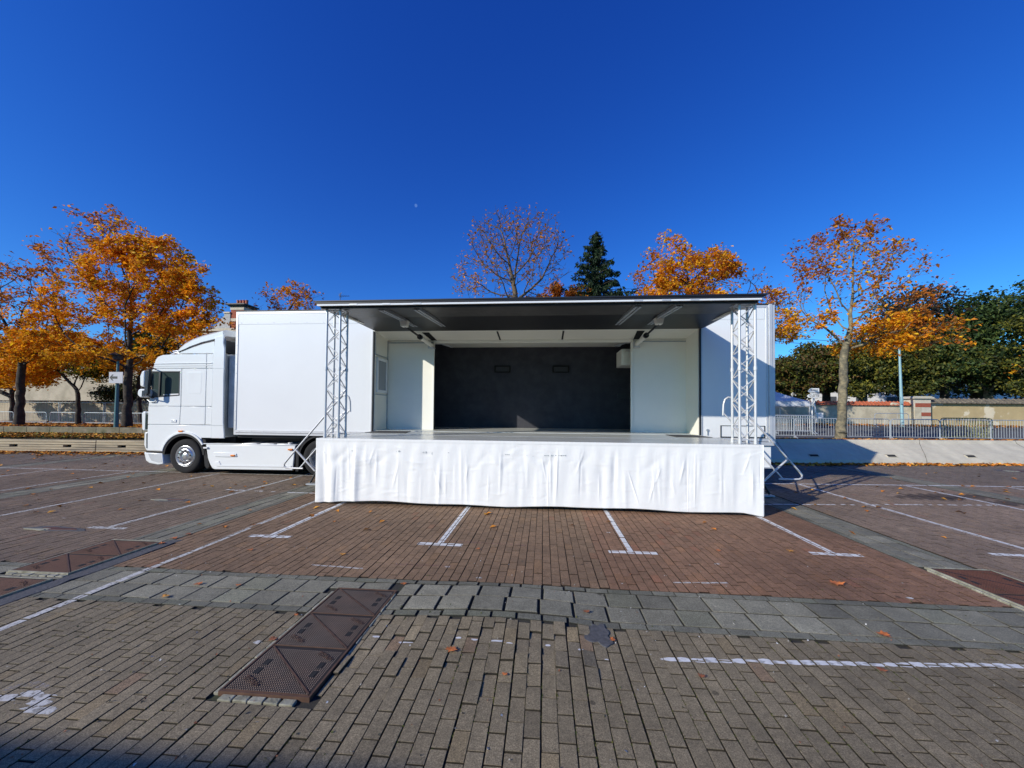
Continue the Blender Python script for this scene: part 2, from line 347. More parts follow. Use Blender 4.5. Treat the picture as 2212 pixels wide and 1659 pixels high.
# ---- pavers as real blocks
COVERS = [(-1.905, -1.300, 2.065, 3.44), (-5.35, -4.46, 3.40, 4.40), (-5.35, -4.46, 2.15, 3.335), (4.06, 4.74, 3.32, 4.56)]
BANDY = [(-5.14, -4.60), (4.06, 4.64), (-10.25, -9.65), (8.95, 9.55), (-14.9, -14.3)]
BY0, BY1 = 3.02, 3.68
def covered(x, y, mx=0.05, my=0.1):
    return any(a-mx < x < b_+mx and c-my < y < d+my for a, b_, c, d in COVERS)
def vis(x, y): return -1.62*y-1.6 < x < 1.16*y+1.6
def trim(x0, x1, y0, y1):
    for (ca, cb, cc, cd) in COVERS:
        if x1 > ca and x0 < cb and y1 > cc and y0 < cd:
            opts = []
            if x0 < ca: opts.append(((ca-x0)*(y1-y0), (x0, ca, y0, y1)))
            if x1 > cb: opts.append(((x1-cb)*(y1-y0), (cb, x1, y0, y1)))
            if y0 < cc: opts.append(((cc-y0)*(x1-x0), (x0, x1, y0, cc)))
            if y1 > cd: opts.append(((y1-cd)*(x1-x0), (x0, x1, cd, y1)))
            if not opts: return (0, 0, 0, 0)
            x0, x1, y0, y1 = max(opts)[1]
    return (x0, x1, y0, y1)
cells = []   # cx, cy, hw, hl, col
def zcol(x, y):
    n = mnoise.noise((x*0.35, y*0.35, 5.0)); n2 = mnoise.noise((x*0.9, y*0.9, 15.0))
    if y < BY0: c = np.array((0.198, 0.160, 0.098))
    elif -4.6 < x < 4.06: c = np.array((0.205, 0.112, 0.062))*(1+0.0*n) if x > 0.6 else np.array((0.190, 0.118, 0.066))
    elif x <= -4.6: c = np.array((0.165, 0.118, 0.078))
    else: c = np.array((0.215, 0.154, 0.104))
    if y > 9: c = lerp(c, np.array((0.165, 0.130, 0.095)), min(1, (y-9)/2))
    c = c*(1+0.20*n+0.12*n2)
    return c
for ix in range(-272, 211):
    cx = ix*0.09+0.045; off = (ix % 2)*0.09+random.uniform(-0.022, 0.022)
    for iy in range(7, 83):
        cy = iy*0.18+off
        if not vis(cx, cy): continue
        if cy > (footL(cx) if cx < -4 else footR(cx))+0.1: continue
        if any(a < cx < b_ for a, b_ in BANDY) and cy > BY1: continue
        y0, y1 = cy-0.09, cy+0.09
        if BY0 < y1 and y0 < BY1:
            if y0 < BY0 and BY0-y0 > 0.05: y1 = BY0
            elif y1 > BY1 and y1-BY1 > 0.05: y0 = BY1
            else: continue
        cyy = (y0+y1)/2
        x0_, x1_, y0, y1 = trim(cx-0.045, cx+0.045, y0, y1); skip = x1_ <= x0_
        if skip or x1_-x0_ < 0.02 or y1-y0 < 0.02: continue
        cxx = (x0_+x1_)/2+0.006*mnoise.noise((ix*3.7, cy*0.5, 2.0)); cyy = (y0+y1)/2
        k = zcol(cx, cyy)
        g = random.gauss(0, 1)
        k = k*(1+0.05*g)
        r = random.random()
        if r < 0.012: k = k*np.array((1.08, 0.92, 0.88))
        elif r < 0.06: k = k*np.array((1.07, 1.02, 0.93))
        elif r < 0.08: k = k*0.84
        # damp dark patches on the right
        for (px, py, rx, ry) in ((9.6, 8.0, 1.3, 0.25), (10.9, 8.35, 0.9, 0.2), (7.6, 8.35, 0.6, 0.18), (8.3, 8.55, 1.0, 0.2)):
            if ((cx-px)/rx)**2+((cyy-py)/ry)**2 < 1+0.6*mnoise.noise((cx*3, cyy*5, 1)): k = k*0.42
        cells.append((cxx, cyy, (x1_-x0_)/2-0.0026, (y1-y0)/2-0.0036, k, 0.0022, 0.006))
def slab_row(along, a0, a1, b0, b1, pitch, colr, gap, ztilt):
    n = int((a1-a0)/pitch)
    for i in range(n):
        ca = a0+(i+0.5)*pitch; cb = (b0+b1)/2
        x, y = (ca, cb) if along == 'x' else (cb, ca)
        if not vis(x, y): continue
        ta, tb, tc_, td = trim(*((x-pitch/2, x+pitch/2, b0, b1) if along == 'x' else (b0, b1, y-pitch/2, y+pitch/2)))
        if tb-ta < 0.03 or td-tc_ < 0.03: continue
        x, y = (ta+tb)/2, (tc_+td)/2
        k = np.array(colr)*(1+0.13*random.gauss(0, 1)+0.12*mnoise.noise((x, y, 2)))
        if random.random() < 0.15: k = k*np.array((0.97, 1.0, 0.95))
        hw, hl = (tb-ta)/2-gap, (td-tc_)/2-gap
        if along == 'x' and -1.35 < x < 0.42: hw -= 0.006; hl -= 0.003
        cells.append((x, y, hw, hl, k, 0.006 if pitch > 0.25 else 0.003, ztilt))
GREY = (0.198, 0.186, 0.134)
slab_row('x', -9.0, 6.5, 3.02, 3.105, 0.2, (0.145, 0.140, 0.103), 0.003, 0.004)
slab_row('x', -9.02, 6.5, 3.105, 3.35, 0.281, GREY, 0.004, 0.012)
slab_row('x', -8.99, 6.5, 3.35, 3.595, 0.281, GREY, 0.004, 0.012)
slab_row('x', -9.0, 6.5, 3.595, 3.68, 0.2, (0.145, 0.140, 0.103), 0.003, 0.004)
for a, b_ in BANDY:
    mdl = (a+b_)/2; w_ = b_-a
    slab_row('y', BY1, 13.0, a, a+0.085, 0.2, (0.145, 0.140, 0.105), 0.003, 0.004)
    slab_row('y', BY1, 13.0, a+0.085, mdl, 0.28, (0.178, 0.166, 0.122), 0.004, 0.006)
    slab_row('y', BY1, 13.0, mdl, b_-0.085, 0.28, (0.178, 0.166, 0.122), 0.004, 0.006)
    slab_row('y', BY1, 13.0, b_-0.085, b_, 0.2, (0.145, 0.140, 0.105), 0.003, 0.004)
V = []; F = []; C = []; planes = []
for (cx, cy, hw, hl, k, ch, tl) in cells:
    if -1.3 < cx < 0.4 and 2.2 < cy < 3.02: tl = 0.028
    z0 = heave(cx, cy)+random.gauss(0, 0.0012 if tl < 0.02 else 0.004)
    dxs = (heave(cx+hw, cy)-heave(cx-hw, cy))/(2*hw)+random.gauss(0, tl); dys = (heave(cx, cy+hl)-heave(cx, cy-hl))/(2*hl)+random.gauss(0, tl*0.6)
    planes.append((cx, cy, hw, hl, z0, dxs, dys))
    an_ = random.gauss(0, 0.006); ca_, sa_ = math.cos(an_), math.sin(an_)
    o = len(V); k = np.clip(k, 0.01, 1)
    for (ins, dz) in ((ch, 0.0), (0.0, -ch), (0.0, -0.03)):
        for sx, sy in ((-1, -1), (1, -1), (1, 1), (-1, 1)):
            ax, ay = sx*(hw-ins), sy*(hl-ins)
            V.append((cx+ax*ca_-ay*sa_, cy+ax*sa_+ay*ca_, z0+dxs*ax+dys*ay+dz)); C.append(k if dz == 0 else k*0.16)
    F.append((o, o+1, o+2, o+3))
    for a in range(2):
        for i in range(4):
            j = (i+1) % 4; F.append((o+a*4+i, o+(a+1)*4+i, o+(a+1)*4+j, o+a*4+j))
npmesh('parking_lot', V, F, M['paver'], C, kind='structure')

# ---- painted markings clipped to the paver tops
def clip(poly, hx0, hx1, hy0, hy1):
    def cl(P, f, ip):
        out = []
        for i in range(len(P)):
            a, b_ = P[i-1], P[i]
            if f(b_):
                if not f(a): out.append(ip(a, b_))
                out.append(b_)
            elif f(a): out.append(ip(a, b_))
        return out
    for ax, lim, sg in ((0, hx0, 1), (0, hx1, -1), (1, hy0, 1), (1, hy1, -1)):
        f = lambda p: sg*(p[ax]-lim) >= 0
        def ip(a, b_):
            t = (lim-a[ax])/(b_[ax]-a[ax]); return (a[0]+(b_[0]-a[0])*t, a[1]+(b_[1]-a[1])*t)
        if not poly: return poly
        poly = cl(poly, f, ip)
    return poly
PL = np.array([(p[0], p[1]) for p in planes])
def splash(x, y, rx, ry, m, seed):
    poly = [(x+rx*(1+0.5*mnoise.noise((math.cos(a)*1.5+seed, math.sin(a)*1.5, seed)))*math.cos(a), y+ry*(1+0.5*mnoise.noise((math.cos(a)*1.5, math.sin(a)*1.5+seed, seed)))*math.sin(a)) for a in np.linspace(0, 2*math.pi, 15)[:-1]]
    b = MB()
    for i in np.where((np.abs(PL[:, 0]-x) < rx+0.15) & (np.abs(PL[:, 1]-y) < ry+0.2))[0]:
        cx, cy, hw, hl, z0, dx, dy = planes[i]; c = clip(poly, cx-hw+0.003, cx+hw-0.003, cy-hl+0.003, cy+hl-0.003)
        if len(c) >= 3: b.add([(u, v, z0+dx*(u-cx)+dy*(v-cy)+0.0016) for u, v in c], [tuple(range(len(c)))])
    if b.v: b.build('paint_splash', m, kind='structure')
def marking(p0, p1, width, m, name='parking_line', drop=0.0, wob=0.0):
    p0, p1 = Vector(p0), Vector(p1); d = (p1-p0).normalized(); n = Vector((-d.y, d.x))*width/2
    poly = [tuple(p0-n), tuple(p1-n), tuple(p1+n), tuple(p0+n)]
    xs = [p[0] for p in poly]; ys = [p[1] for p in poly]
    idx = np.where((PL[:, 0] > min(xs)-0.2) & (PL[:, 0] < max(xs)+0.2) & (PL[:, 1] > min(ys)-0.2) & (PL[:, 1] < max(ys)+0.2))[0]
    b = MB()
    for i in idx:
        cx, cy, hw, hl, z0, dx, dy = planes[i]
        if random.random() < drop: continue
        pp = poly
        if wob: 
            q = n.normalized()*random.uniform(-wob, wob); e = random.uniform(0, wob)
            pp = [(p[0]+q.x, p[1]+q.y) for p in poly]
        ins = 0.0035 if not wob else 0.007+random.uniform(0, 0.006)
        c = clip(pp, cx-hw+ins, cx+hw-ins, cy-hl+ins, cy+hl-ins)
        if len(c) < 3: continue
        b.add([(x, y, z0+dx*(x-cx)+dy*(y-cy)+0.0016) for x, y in c], [tuple(range(len(c)))])
    if b.v: return b.build(name, m, kind='structure')
P1, PW, PF, PR = M['paint'], M['paintworn'], M['paintfaint'], M['paintred']
for x, hy, mm in ((-5.95, 4.86, PW), (-3.52, 4.77, P1), (-1.27, 4.72, P1), (1.05, 4.70, P1), (3.43, 4.87, P1)):
    marking((x, hy), (x, 9.5), 0.075, mm)
    marking((x-0.27, hy-0.03 if x < 2 else hy), (x+0.29, hy-0.03 if x < 2 else hy-0.02), 0.085, mm)
marking((-3.98, 2.0), (-4.12, 9.2), 0.07, PW, drop=0.05)
for x, y0, y1, mm in ((-8.18, 3.9, 9.2, PW), (-10.6, 5.2, 9.3, PW), (-12.8, 7.0, 9.3, PW), (-15.1, 7.8, 9.4, PW), (5.95, 4.6, 9.6, P1), (8.38, 6.6, 9.75, P1), (10.7, 8, 9.9, P1)):
    marking((x, y0), (x, y1), 0.075, mm)
marking((-19.0, 9.25), (-4.4, 9.15), 0.075, PW)
marking((4.2, 9.46), (12.6, 10.02), 0.075, P1)
marking((5.30, 5.06), (5.9, 5.03), 0.085, P1)
marking((-6.4, 7.33), (-4.3, 7.25), 0.05, P1, drop=0.35)
marking((3.7, 7.34), (8.3, 7.80), 0.05, P1, drop=0.25)
marking((1.26, 3.88), (1.79, 3.92), 0.025, PW); marking((-2.44, 3.93), (-1.86, 3.89), 0.022, PW)
marking((-1.58, 4.04), (-0.92, 4.05), 0.03, PR); marking((-1.35, 4.83), (-0.2, 4.77), 0.025, PR); marking((3.0, 4.15), (3.35, 4.17), 0.03, PR)
marking((1.5, 5.7), (2.1, 5.66), 0.02, PR)
for k_ in range(30):
    x_ = 0.865+k_*0.09; splash(x_+random.uniform(-.008, .008), 2.68+(x_-0.86)*0.066+random.uniform(-.004, .004), random.uniform(0.058, 0.075), random.uniform(0.017, 0.028), P1, k_*2.3)
for (x, y, l) in ((-1.22, 2.74, 0.05), (-1.02, 2.70, 0.10), (-0.36, 2.74, 0.09), (-0.62, 2.77, 0.04), (-0.50, 2.75, 0.04), (-0.25, 2.72, 0.05), (0.03, 2.74, 0.03), (0.25, 2.71, 0.03), (0.42, 2.63, 0.02)):
    splash(x+l/2, y, l/2+0.004, 0.011, P1, x*7)
# faded numeral 5/S sprayed on the pavers in the near left
sp = [(-2.62, 1.93), (-2.74, 1.885), (-2.80, 1.93), (-2.76, 1.975), (-2.86, 2.02), (-2.98, 2.0), (-3.04, 1.95)]
for i_, (a, c) in enumerate(zip(sp[:-1], sp[1:])): splash((a[0]+c[0])/2, (a[1]+c[1])/2, 0.07, 0.024, PW, i_*1.7)
for x_, y_ in ((-1.0, 4.03), (-0.62, 3.78), (1.9, 4.4), (-2.0, 2.6), (3.3, 3.78), (0.9, 5.4), (-7.1, 5.2)): splash(x_, y_, 0.03, 0.02, PW, x_*3)
for a, c in (((-2.90, 2.06), (-3.02, 2.09)), ((-3.12, 2.03), (-3.02, 2.09)), ((-7.2, 3.6), (-6.9, 3.62)), ((-10.6, 7.9), (-9.9, 7.93))): marking(a, c, 0.04, PF, name='painted_numeral')

def blob(cx, cy, rx, ry, n=28, amp=0.25, seed=0, ang=0.0):
    out = []
    for i in range(n):
        a = 2*math.pi*i/n; k = 1+amp*mnoise.noise((math.cos(a)*1.6+seed, math.sin(a)*1.6, seed*3.1))*2
        x, y = rx*k*math.cos(a), ry*k*math.sin(a)
        out.append((cx+x*math.cos(ang)-y*math.sin(ang), cy+x*math.sin(ang)+y*math.cos(ang)))
    return out
def flat(name, poly, z, m, th=0.012, kind='structure'):
    b = MB(); b.prismz(poly, z-th, z); return b.build(name, m, kind=kind, bevel=0.003)
flat('bitumen_patch', blob(0.42, 2.92, 0.105, 0.14, n=60, seed=2, amp=0.30), heave(0.42, 2.92)+0.006, M['patch'], 0.03)
# bitumen strip beside the left covers
sx = []
for i in range(22):
    y = lerp(2.1, 4.50, i/21); sx.append((-4.625+0.02*mnoise.noise((y*5, 0, 0)), y))
sx2 = [(-4.47+0.07*mnoise.noise((y*7, 4, 0))-0.02*max(0, y-3.6), y) for _, y in sx]
flat('bitumen_strip', sx+sx2[::-1], 0.002, M['patch'], 0.03)
# pot holes with broken rusty gratings
for (X, Y, rx, ry, s) in ((*gnd(372, 1080)[:2], 0.36, 0.10, 1), (*gnd(122, 1143)[:2], 0.42, 0.085, 5), (*gnd(2195, 1018)[:2], 0.5, 0.25, 7)):
    flat('pothole', blob(X, Y, rx, ry, seed=s, amp=0.3), 0.007, M['patch'], 0.02)
    flat('pothole_rust', blob(X+0.05, Y, rx*0.6, ry*0.5, seed=s+2, amp=0.4), 0.012, M['rustred'], 0.01)
    flat('pothole_mortar', blob(X-0.18, Y-0.05, rx*0.4, ry*0.4, seed=s+4, amp=0.4), 0.014, M['mortar'], 0.012)

# ---- cast iron chamber covers
def cover(label, x0, x1, y0, y1, n, m, fm, mort, detail=True, z=0.018, group='ribbed iron chamber covers'):
    t = thing('chamber_cover', label, 'manhole cover', (x0, y0, 0), group)
    b = MB(); b.box(x0-0.012, x0, y0-0.012, y1+0.012, -0.02, z-0.002); b.box(x1, x1+0.012, y0-0.012, y1+0.012, -0.02, z-0.002)
    b.box(x0, x1, y0-0.012, y0, -0.02, z-0.002); b.box(x0, x1, y1, y1+0.012, -0.02, z-0.002); b.build('frame', fm, t)
    L = (y1-y0)/n
    for i in range(n):
        a, c = y0+i*L+0.003, y0+(i+1)*L-0.003
        b = MB(); b.box(x0+0.002, x1-0.002, a, c, -0.02, z-0.006, 3 if detail else 0)
        st = 0.014
        if detail:
            nx = int((x1-x0-0.02)/st); nyy = int((c-a-0.02)/st)
            dgx, dgy = (x1-x0-0.02), (c-a-0.02)
            for ii in range(nx):
                for jj in range(nyy):
                    X = x0+0.012+ii*st; Y = a+0.012+jj*st
                    u, v = (X-x0)/(x1-x0), (Y-a)/(c-a)
                    if abs(u+v-1) < 0.02: continue
                    sl = False
                    for (su, sv) in ((0.16, 0.50), (0.84, 0.50)):
                        if abs(u-su) < 0.035 and abs(v-sv) < 0.17 and abs(v-sv) > 0.03: sl = True
                    if sl: continue
                    b.add([(X, Y, z-0.006), (X+0.009, Y, z-0.006), (X+0.009, Y+0.009, z-0.006), (X, Y+0.009, z-0.006), (X+0.0045, Y+0.0045, z)],
                          [(0, 1, 4), (1, 2, 4), (2, 3, 4), (3, 0, 4)], 0)
            # diagonal rib and lifting slots
            p0, p1 = Vector((x0+0.01, c-0.01, z)), Vector((x1-0.01, a+0.01, z)); d = (p1-p0).normalized(); nn = Vector((-d.y, d.x, 0))*0.006
            b.add([p0-nn, p1-nn, p1+nn, p0+nn], [(0, 1, 2, 3)], 1)
            for (su, sv) in ((0.16, 0.41), (0.16, 0.59), (0.84, 0.41), (0.84, 0.59)):
                X, Y = lerp(x0, x1, su), lerp(a, c, sv)
                b.box(X-0.016, X+0.016, Y-0.028, Y+0.028, z-0.0055, z-0.0035, 2)
            b.box(x0+0.004, x1-0.004, a, a+0.004, z-0.006, z-0.001, 1)
        else:
            k = int((c-a)/0.03)
            for j in range(k): b.box(x0+0.01, x1-0.01, a+0.005+j*0.03, a+0.020+j*0.03, z-0.006, z-0.001, 0)
        b.build('plate', [m, M['rustrib'], M['hole'], M['rustshade']], t)
        if detail:
            text_mesh('lettering', 'TITAN', 0.05, M['rustrib'], t, (lerp(x0, x1, 0.80), lerp(a, c, 0.80), z+0.001), rot=(0, 0, R(-25)), depth=0.001)
            text_mesh('lettering', 'TITAN', 0.05, M['rustrib'], t, (lerp(x0, x1, 0.22), lerp(a, c, 0.18), z+0.001), rot=(0, 0, R(-25)), depth=0.001)
    for side in mort:
        b = MB()
        if side == 'l': segs = [(x0-0.045, x0-0.014, a, a+0.10) for a in np.arange(y0-0.01, y1-0.05, 0.105)]
        elif side == 'r': segs = [(x1+0.014, x1+0.03, a, a+0.10) for a in np.arange(y0+0.3, y1-0.05, 0.105)]
        elif side == 'f': segs = [(a, a+0.085, y0-0.06, y0-0.014) for a in np.arange(x0+0.02, x1-0.05, 0.092)]
        else: segs = [(a, a+0.10, y1+0.014, y1+0.06) for a in np.arange(x0, x1-0.05, 0.105)]
        for (a, c, d, e) in segs:
            h = random.uniform(0.002, 0.007)
            b.prismz([(a+random.uniform(0, .004), d+random.uniform(0, .004)), (c, d+random.uniform(0, .005)), (c-random.uniform(0, .004), e), (a+random.uniform(0, .005), e-random.uniform(0, .003))], -0.02, h+heave(a, d))
        b.build('mortar_bed', M['mortar'], t, bevel=0.004)
    return t
cover('long dark brown ribbed iron chamber cover of three plates in the near foreground', -1.855, -1.325, 2.13, 3.42, 3, M['rust'], M['rustrib'], 'lfr', True, 0.016)
cover('reddish rusty iron chamber cover at left with dark bitumen strip along it', -5.30, -4.66, 3.46, 4.38, 2, M['rustred'], M['mortar'], 'fl', True)
cover('rusty iron chamber cover cut off by the left edge of the photo', -5.30, -4.66, 2.25, 3.32, 2, M['rustred'], M['mortar'], 'fl', True)
cover('wide red rusty chamber cover in a pale concrete frame at right', 4.12, 4.72, 3.34, 4.50, 2, M['rustred'], M['mortar'], 'lb', True)

# ---- terraces behind the lot
def profL(x):
    f = footL(x)
    return [(f+0.20, 0.455), (f+0.9, 0.49), (f+1.9, 0.53), (f+2.24, 0.55)]
sheet('leaf_bed', np.linspace(-42, -4, 60), profL, M['dirt'], jitter=0.02)
def profL2(x):
    f = footL(x)+2.3
    return [(f+0.15, 0.785), (f+1.2, 0.74), (f+4, 0.62), (23, 0.52), (27, 0.47), (34, 0.45), (60, 0.4), (200, 0.4)]
sheet('park_ground', np.linspace(-220, -2, 120), profL2, M['dirt'])
def profR(x):
    f = footR(x)+1.02
    return [(f, 0.735), (f+1.5, 0.67), (f+2.6, 0.60)]
sheet('verge', np.linspace(-2, 30, 50), profR, M['dirt'])
def profR2(x):
    f = footR(x)+3.6
    return [(f, 0.60), (max(f+0.3, 18.6), 0.50), (20.5, 0.56), (23.5, 0.80), (28, 0.97), (60, 1.0), (300, 1.0)]
sheet('road', np.linspace(-2, 200, 90), profR2, M['asphalt'])

# ------------------------------------------------------------------ low walls
def wall_left():
    t = thing('retaining_wall', 'low beige board-marked concrete wall below the leaf bed at left', 'low wall', (-20, 12.6, 0))
    b = MB(); n = 5
    xs = np.arange(-40.5, -5, 4.02)
    for i in range(len(xs)-1):
        xa, xb = xs[i]+0.012, xs[i+1]-0.012
        for k in range(n):
            z0, z1 = k*0.09, (k+1)*0.09-0.013
            oy = 0.004*k+random.uniform(0, 0.008)
            ya, yb = footL(xa)+oy, footL(xb)+oy
            # leave a slot in rows 2,3
            holes = [xa+0.95, xa+2.95] if k in (2,) else []
            cuts = [xa]
            for h in holes: cuts += [h-0.15, h+0.15]
            cuts.append(xb)
            for j in range(0, len(cuts), 2):
                a, c = cuts[j], cuts[j+1]
                fa, fc = footL(a)+oy, footL(c)+oy
                b.add([(a, fa, z0), (c, fc, z0), (c, fc+0.2, z0), (a, fa+0.2, z0), (a, fa, z1), (c, fc, z1), (c, fc+0.2, z1), (a, fa+0.2, z1)],
                      [(0, 1, 5, 4), (1, 2, 6, 5), (2, 3, 7, 6), (3, 0, 4, 7), (4, 5, 6, 7), (0, 3, 2, 1)])
    b.build('board_face', M['concrete2'], t, bevel=0.006, segs=1)
    b = MB()
    b.add([(-40.5, footL(-40.5)+0.15, 0), (-5, footL(-5)+0.15, 0), (-5, footL(-5)+0.25, 0), (-40.5, footL(-40.5)+0.25, 0), (-40.5, footL(-40.5)+0.15, 0.435), (-5, footL(-5)+0.15, 0.435), (-5, footL(-5)+0.25, 0.435), (-40.5, footL(-40.5)+0.25, 0.435)],
          [(0, 1, 5, 4), (1, 2, 6, 5), (2, 3, 7, 6), (3, 0, 4, 7), (4, 5, 6, 7)])
    b.build('wall_core', M['hole'], t)
wall_left()
def kerb_up():
    b = MB(); xs = np.arange(-42, -5, 1.0)
    for i in range(len(xs)-1):
        a, c = xs[i]+0.004, xs[i+1]-0.004; fa, fc = footL(a)+2.25, footL(c)+2.25; z1 = 0.795+random.uniform(-.004, .004)
        b.add([(a, fa, 0.4), (c, fc, 0.4), (c, fc+0.22, 0.4), (a, fa+0.22, 0.4), (a, fa, z1), (c, fc, z1), (c, fc+0.22, z1), (a, fa+0.22, z1)],
              [(0, 1, 5, 4), (1, 2, 6, 5), (2, 3, 7, 6), (3, 0, 4, 7), (4, 5, 6, 7)])
    o = b.build('kerb_wall', M['kerb2'], bevel=0.012, loc=(-20, 14.9, 0.4))
    tag(o, 'mossy upper concrete kerb above the leaf bed, below the barriers at left', 'kerb')
kerb_up()
def bank():
    t = thing('concrete_bank', 'pale grey sloping concrete bank with drain slots behind the parking at right', 'low wall', (8, 13.2, 0))
    b = MB(); xs = np.arange(-2, 30, 0.9); prof = [(0.0, 0.0), (0.05, 0.14), (0.055, 0.15), (0.30, 0.30), (0.305, 0.31), (0.58, 0.47), (0.585, 0.48), (0.86, 0.64), (0.90, 0.725), (0.93, 0.75), (1.05, 0.75), (1.05, 0.0)]
    # slots: black plates at regular spacing stand in for the shaded openings
    slots = [6.3, 8.95, 11.6, 14.35, 17.0, 19.7]
    bx = sorted(set([round(x, 3) for x in xs] + [s+d for s in slots for d in (-0.16, 0.16)]))
    def ins(x): return any(s-0.161 < x < s+0.159 for s in slots)
    for i in range(len(bx)-1):
        xa, xb = bx[i], bx[i+1]; fa, fb = footR(xa), footR(xb)
        for j in range(len(prof)-1):
            if j == 3 and ins((xa+xb)/2): continue
            (ya, za), (yb, zb) = prof[j], prof[j+1]
            b.add([(xa, fa+ya, za), (xb, fb+ya, za), (xb, fb+yb, zb), (xa, fa+yb, zb)], [(0, 1, 2, 3)])
    # j==3 is (0.30,0.30)->(0.305,0.31): thin, so the dark of each slot is a black plate on the face below
    o = b.build('bank_face', M['concrete'], t)
    b = MB()
    for s in slots:
        f = footR(s)
        c = Vector((s, f+0.215, 0.262)); ax = Vector((1, 0.118, 0)).normalized(); ay = Vector((0, 0.245, 0.15)).normalized(); az = ax.cross(ay)
        b = MB(); b.obox(c, ax, 0.15, ay, 0.055, az, 0.006); b.build('drain_slot', M['hole'], t)
    for s in slots:
        b = MB()
        f = footR(s); c = Vector((s, f+0.215, 0.262)); ax = Vector((1, 0.118, 0)).normalized(); ay = Vector((0, 0.245, 0.15)).normalized(); az = ax.cross(ay)
        for k in (-1, 1): b.obox(c+ay*0.062*k, ax, 0.165, ay, 0.008, az, 0.010); b.obox(c+ax*0.158*k, ax, 0.008, ay, 0.062, az, 0.010)
        b.build('slot_rim', M['concrete'], t)
    b = MB()   # dark cracks / casting joints running up the bank
    for x0, sk in ((8.0, 0.1), (12.6, 0.55), (16.8, 0.0), (6.9, 0.2)):
        pts = []; b = MB()
        for (y, z) in ((0.0, 0.01), (0.05, 0.14), (0.30, 0.30), (0.58, 0.47), (0.86, 0.64), (0.92, 0.745)):
            x = x0+sk*y*1.3+random.uniform(-.02, .02); pts.append((x, footR(x)+y-0.004, z+0.004))
        b.tube(pts, 0.005, 4); b.build('crack', M['hole'], t)
bank()

# ------------------------------------------------------------------ stage trailer
YF = 9.03
TR = thing('stage_trailer', 'white mobile stage semi-trailer with its side opened as a stage under a black canopy', 'stage trailer', (-1.3, 10.2, 0))
XL, XR, OL, OR_ = -7.71, 5.13, -4.12, 3.52
ZB, ZT, ZF, ZH = 1.00, 4.10, 1.15, 3.60
def box_section(x0, x1):
    b = MB(); b.box(x0, x1, YF, 11.55, 1.09, 4.04); return b.build('side_wall', M['white'], TR, bevel=0.006)
box_section(XL+0.03, OL-0.03); box_section(OR_+0.03, XR-0.03)
def riv(b, pts, r=0.009):
    for (x, y, z) in pts: b.lathe((x, y, z), [(r, 0.0), (r*0.8, -r*0.6), (0.001, -r)], 'y', 6)
ER = MB()   # right end
ER.box(OR_+0.03, XR, YF-0.012, YF+0.03, 4.02, 4.08); ER.build('edge_rail', M['aludull'], TR)
b = MB()   # edge rails
b.box(XL, XL+0.055, YF-0.012, YF+0.03, 1.0, 4.08); b.box(XL+0.055, OL-0.03, YF-0.012, YF+0.03, 4.02, 4.08)
b.box(XL+0.055, OL-0.03, YF-0.014, YF+0.03, 1.055, 1.115); b.box(XL+0.055, OL-0.03, YF-0.022, YF+0.03, 1.0, 1.045)
riv(b, [(XL+0.028, YF-0.012, z) for z in np.arange(1.12, 4.0, 0.235)]+[(x, YF-0.012, 4.05) for x in np.arange(XL+0.15, OL, 0.29)]
    + [(x, YF-0.014, 1.085) for x in np.arange(XL+0.15, OL, 0.32)])
b.build('edge_rail', M['aludull'], TR)
b = MB()   # upper band panel joint with rivets (as a proud strip)
b.box(XL+0.06, OL-0.04, YF-0.006, YF+0.01, 3.765, 4.015); riv(b, [(x, YF-0.006, 3.80) for x in np.arange(XL+0.14, OL, 0.43)])
b.build('upper_band', M['white'], TR); b = MB()
b.box(OR_+0.05, XR-0.2, YF-0.006, YF+0.01, 3.765, 4.015); riv(b, [(x, YF-0.006, 3.80) for x in np.arange(OR_+0.3, XR-0.25, 0.43)])
b.build('upper_band', M['white'], TR)
b = MB(); b.box(XL-0.01, XR+0.01, YF-0.02, 11.57, 4.083, 4.11); b.build('roof_sheet', M['blackm'], TR)
b = MB(); b.box(XL+0.03, XR-0.03, YF+0.05, 11.55, 4.045, 4.08); b.box(OL-0.02, OR_+0.02, YF+0.06, 11.5, 3.66, 4.04); b.build('roof_box', M['white'], TR)
# corner profile at right with a flared top
b = MB(); b.box(XR-0.175, XR-0.13, YF-0.012, YF+0.02, 1.09, 4.02); b.box(XR-0.12, XR-0.05, YF-0.03, YF+0.02, 1.0, 4.10)
b.prism([(XR-0.05, 1.0), (XR+0.01, 1.0), (XR+0.01, 4.05), (XR+0.03, 4.14), (XR-0.05, 4.09)], YF-0.02, YF+0.03)
b.build('corner_post', M['aludull'], TR, bevel=0.004)
# rear lower rail and skirt box at right
b = MB(); b.box(OR_, XR+0.005, YF-0.03, YF+0.2, 0.93, 1.01); b.box(OR_, XR+0.005, YF-0.015, YF+0.2, 1.02, 1.085); b.build('lower_rail', M['aludull'], TR, bevel=0.004)
b = MB(); b.prism([(3.3, 0.42), (XR-0.09, 0.42), (XR-0.06, 0.50), (XR-0.06, 0.925), (3.3, 0.925)], YF+0.02, 11.5); b.build('storage_box', M['white'], TR, bevel=0.01)
b = MB(); b.box(3.3, XR-0.06, YF+0.0, YF+0.018, 0.425, 0.455); b.build('storage_box_trim', M['aludull'], TR)
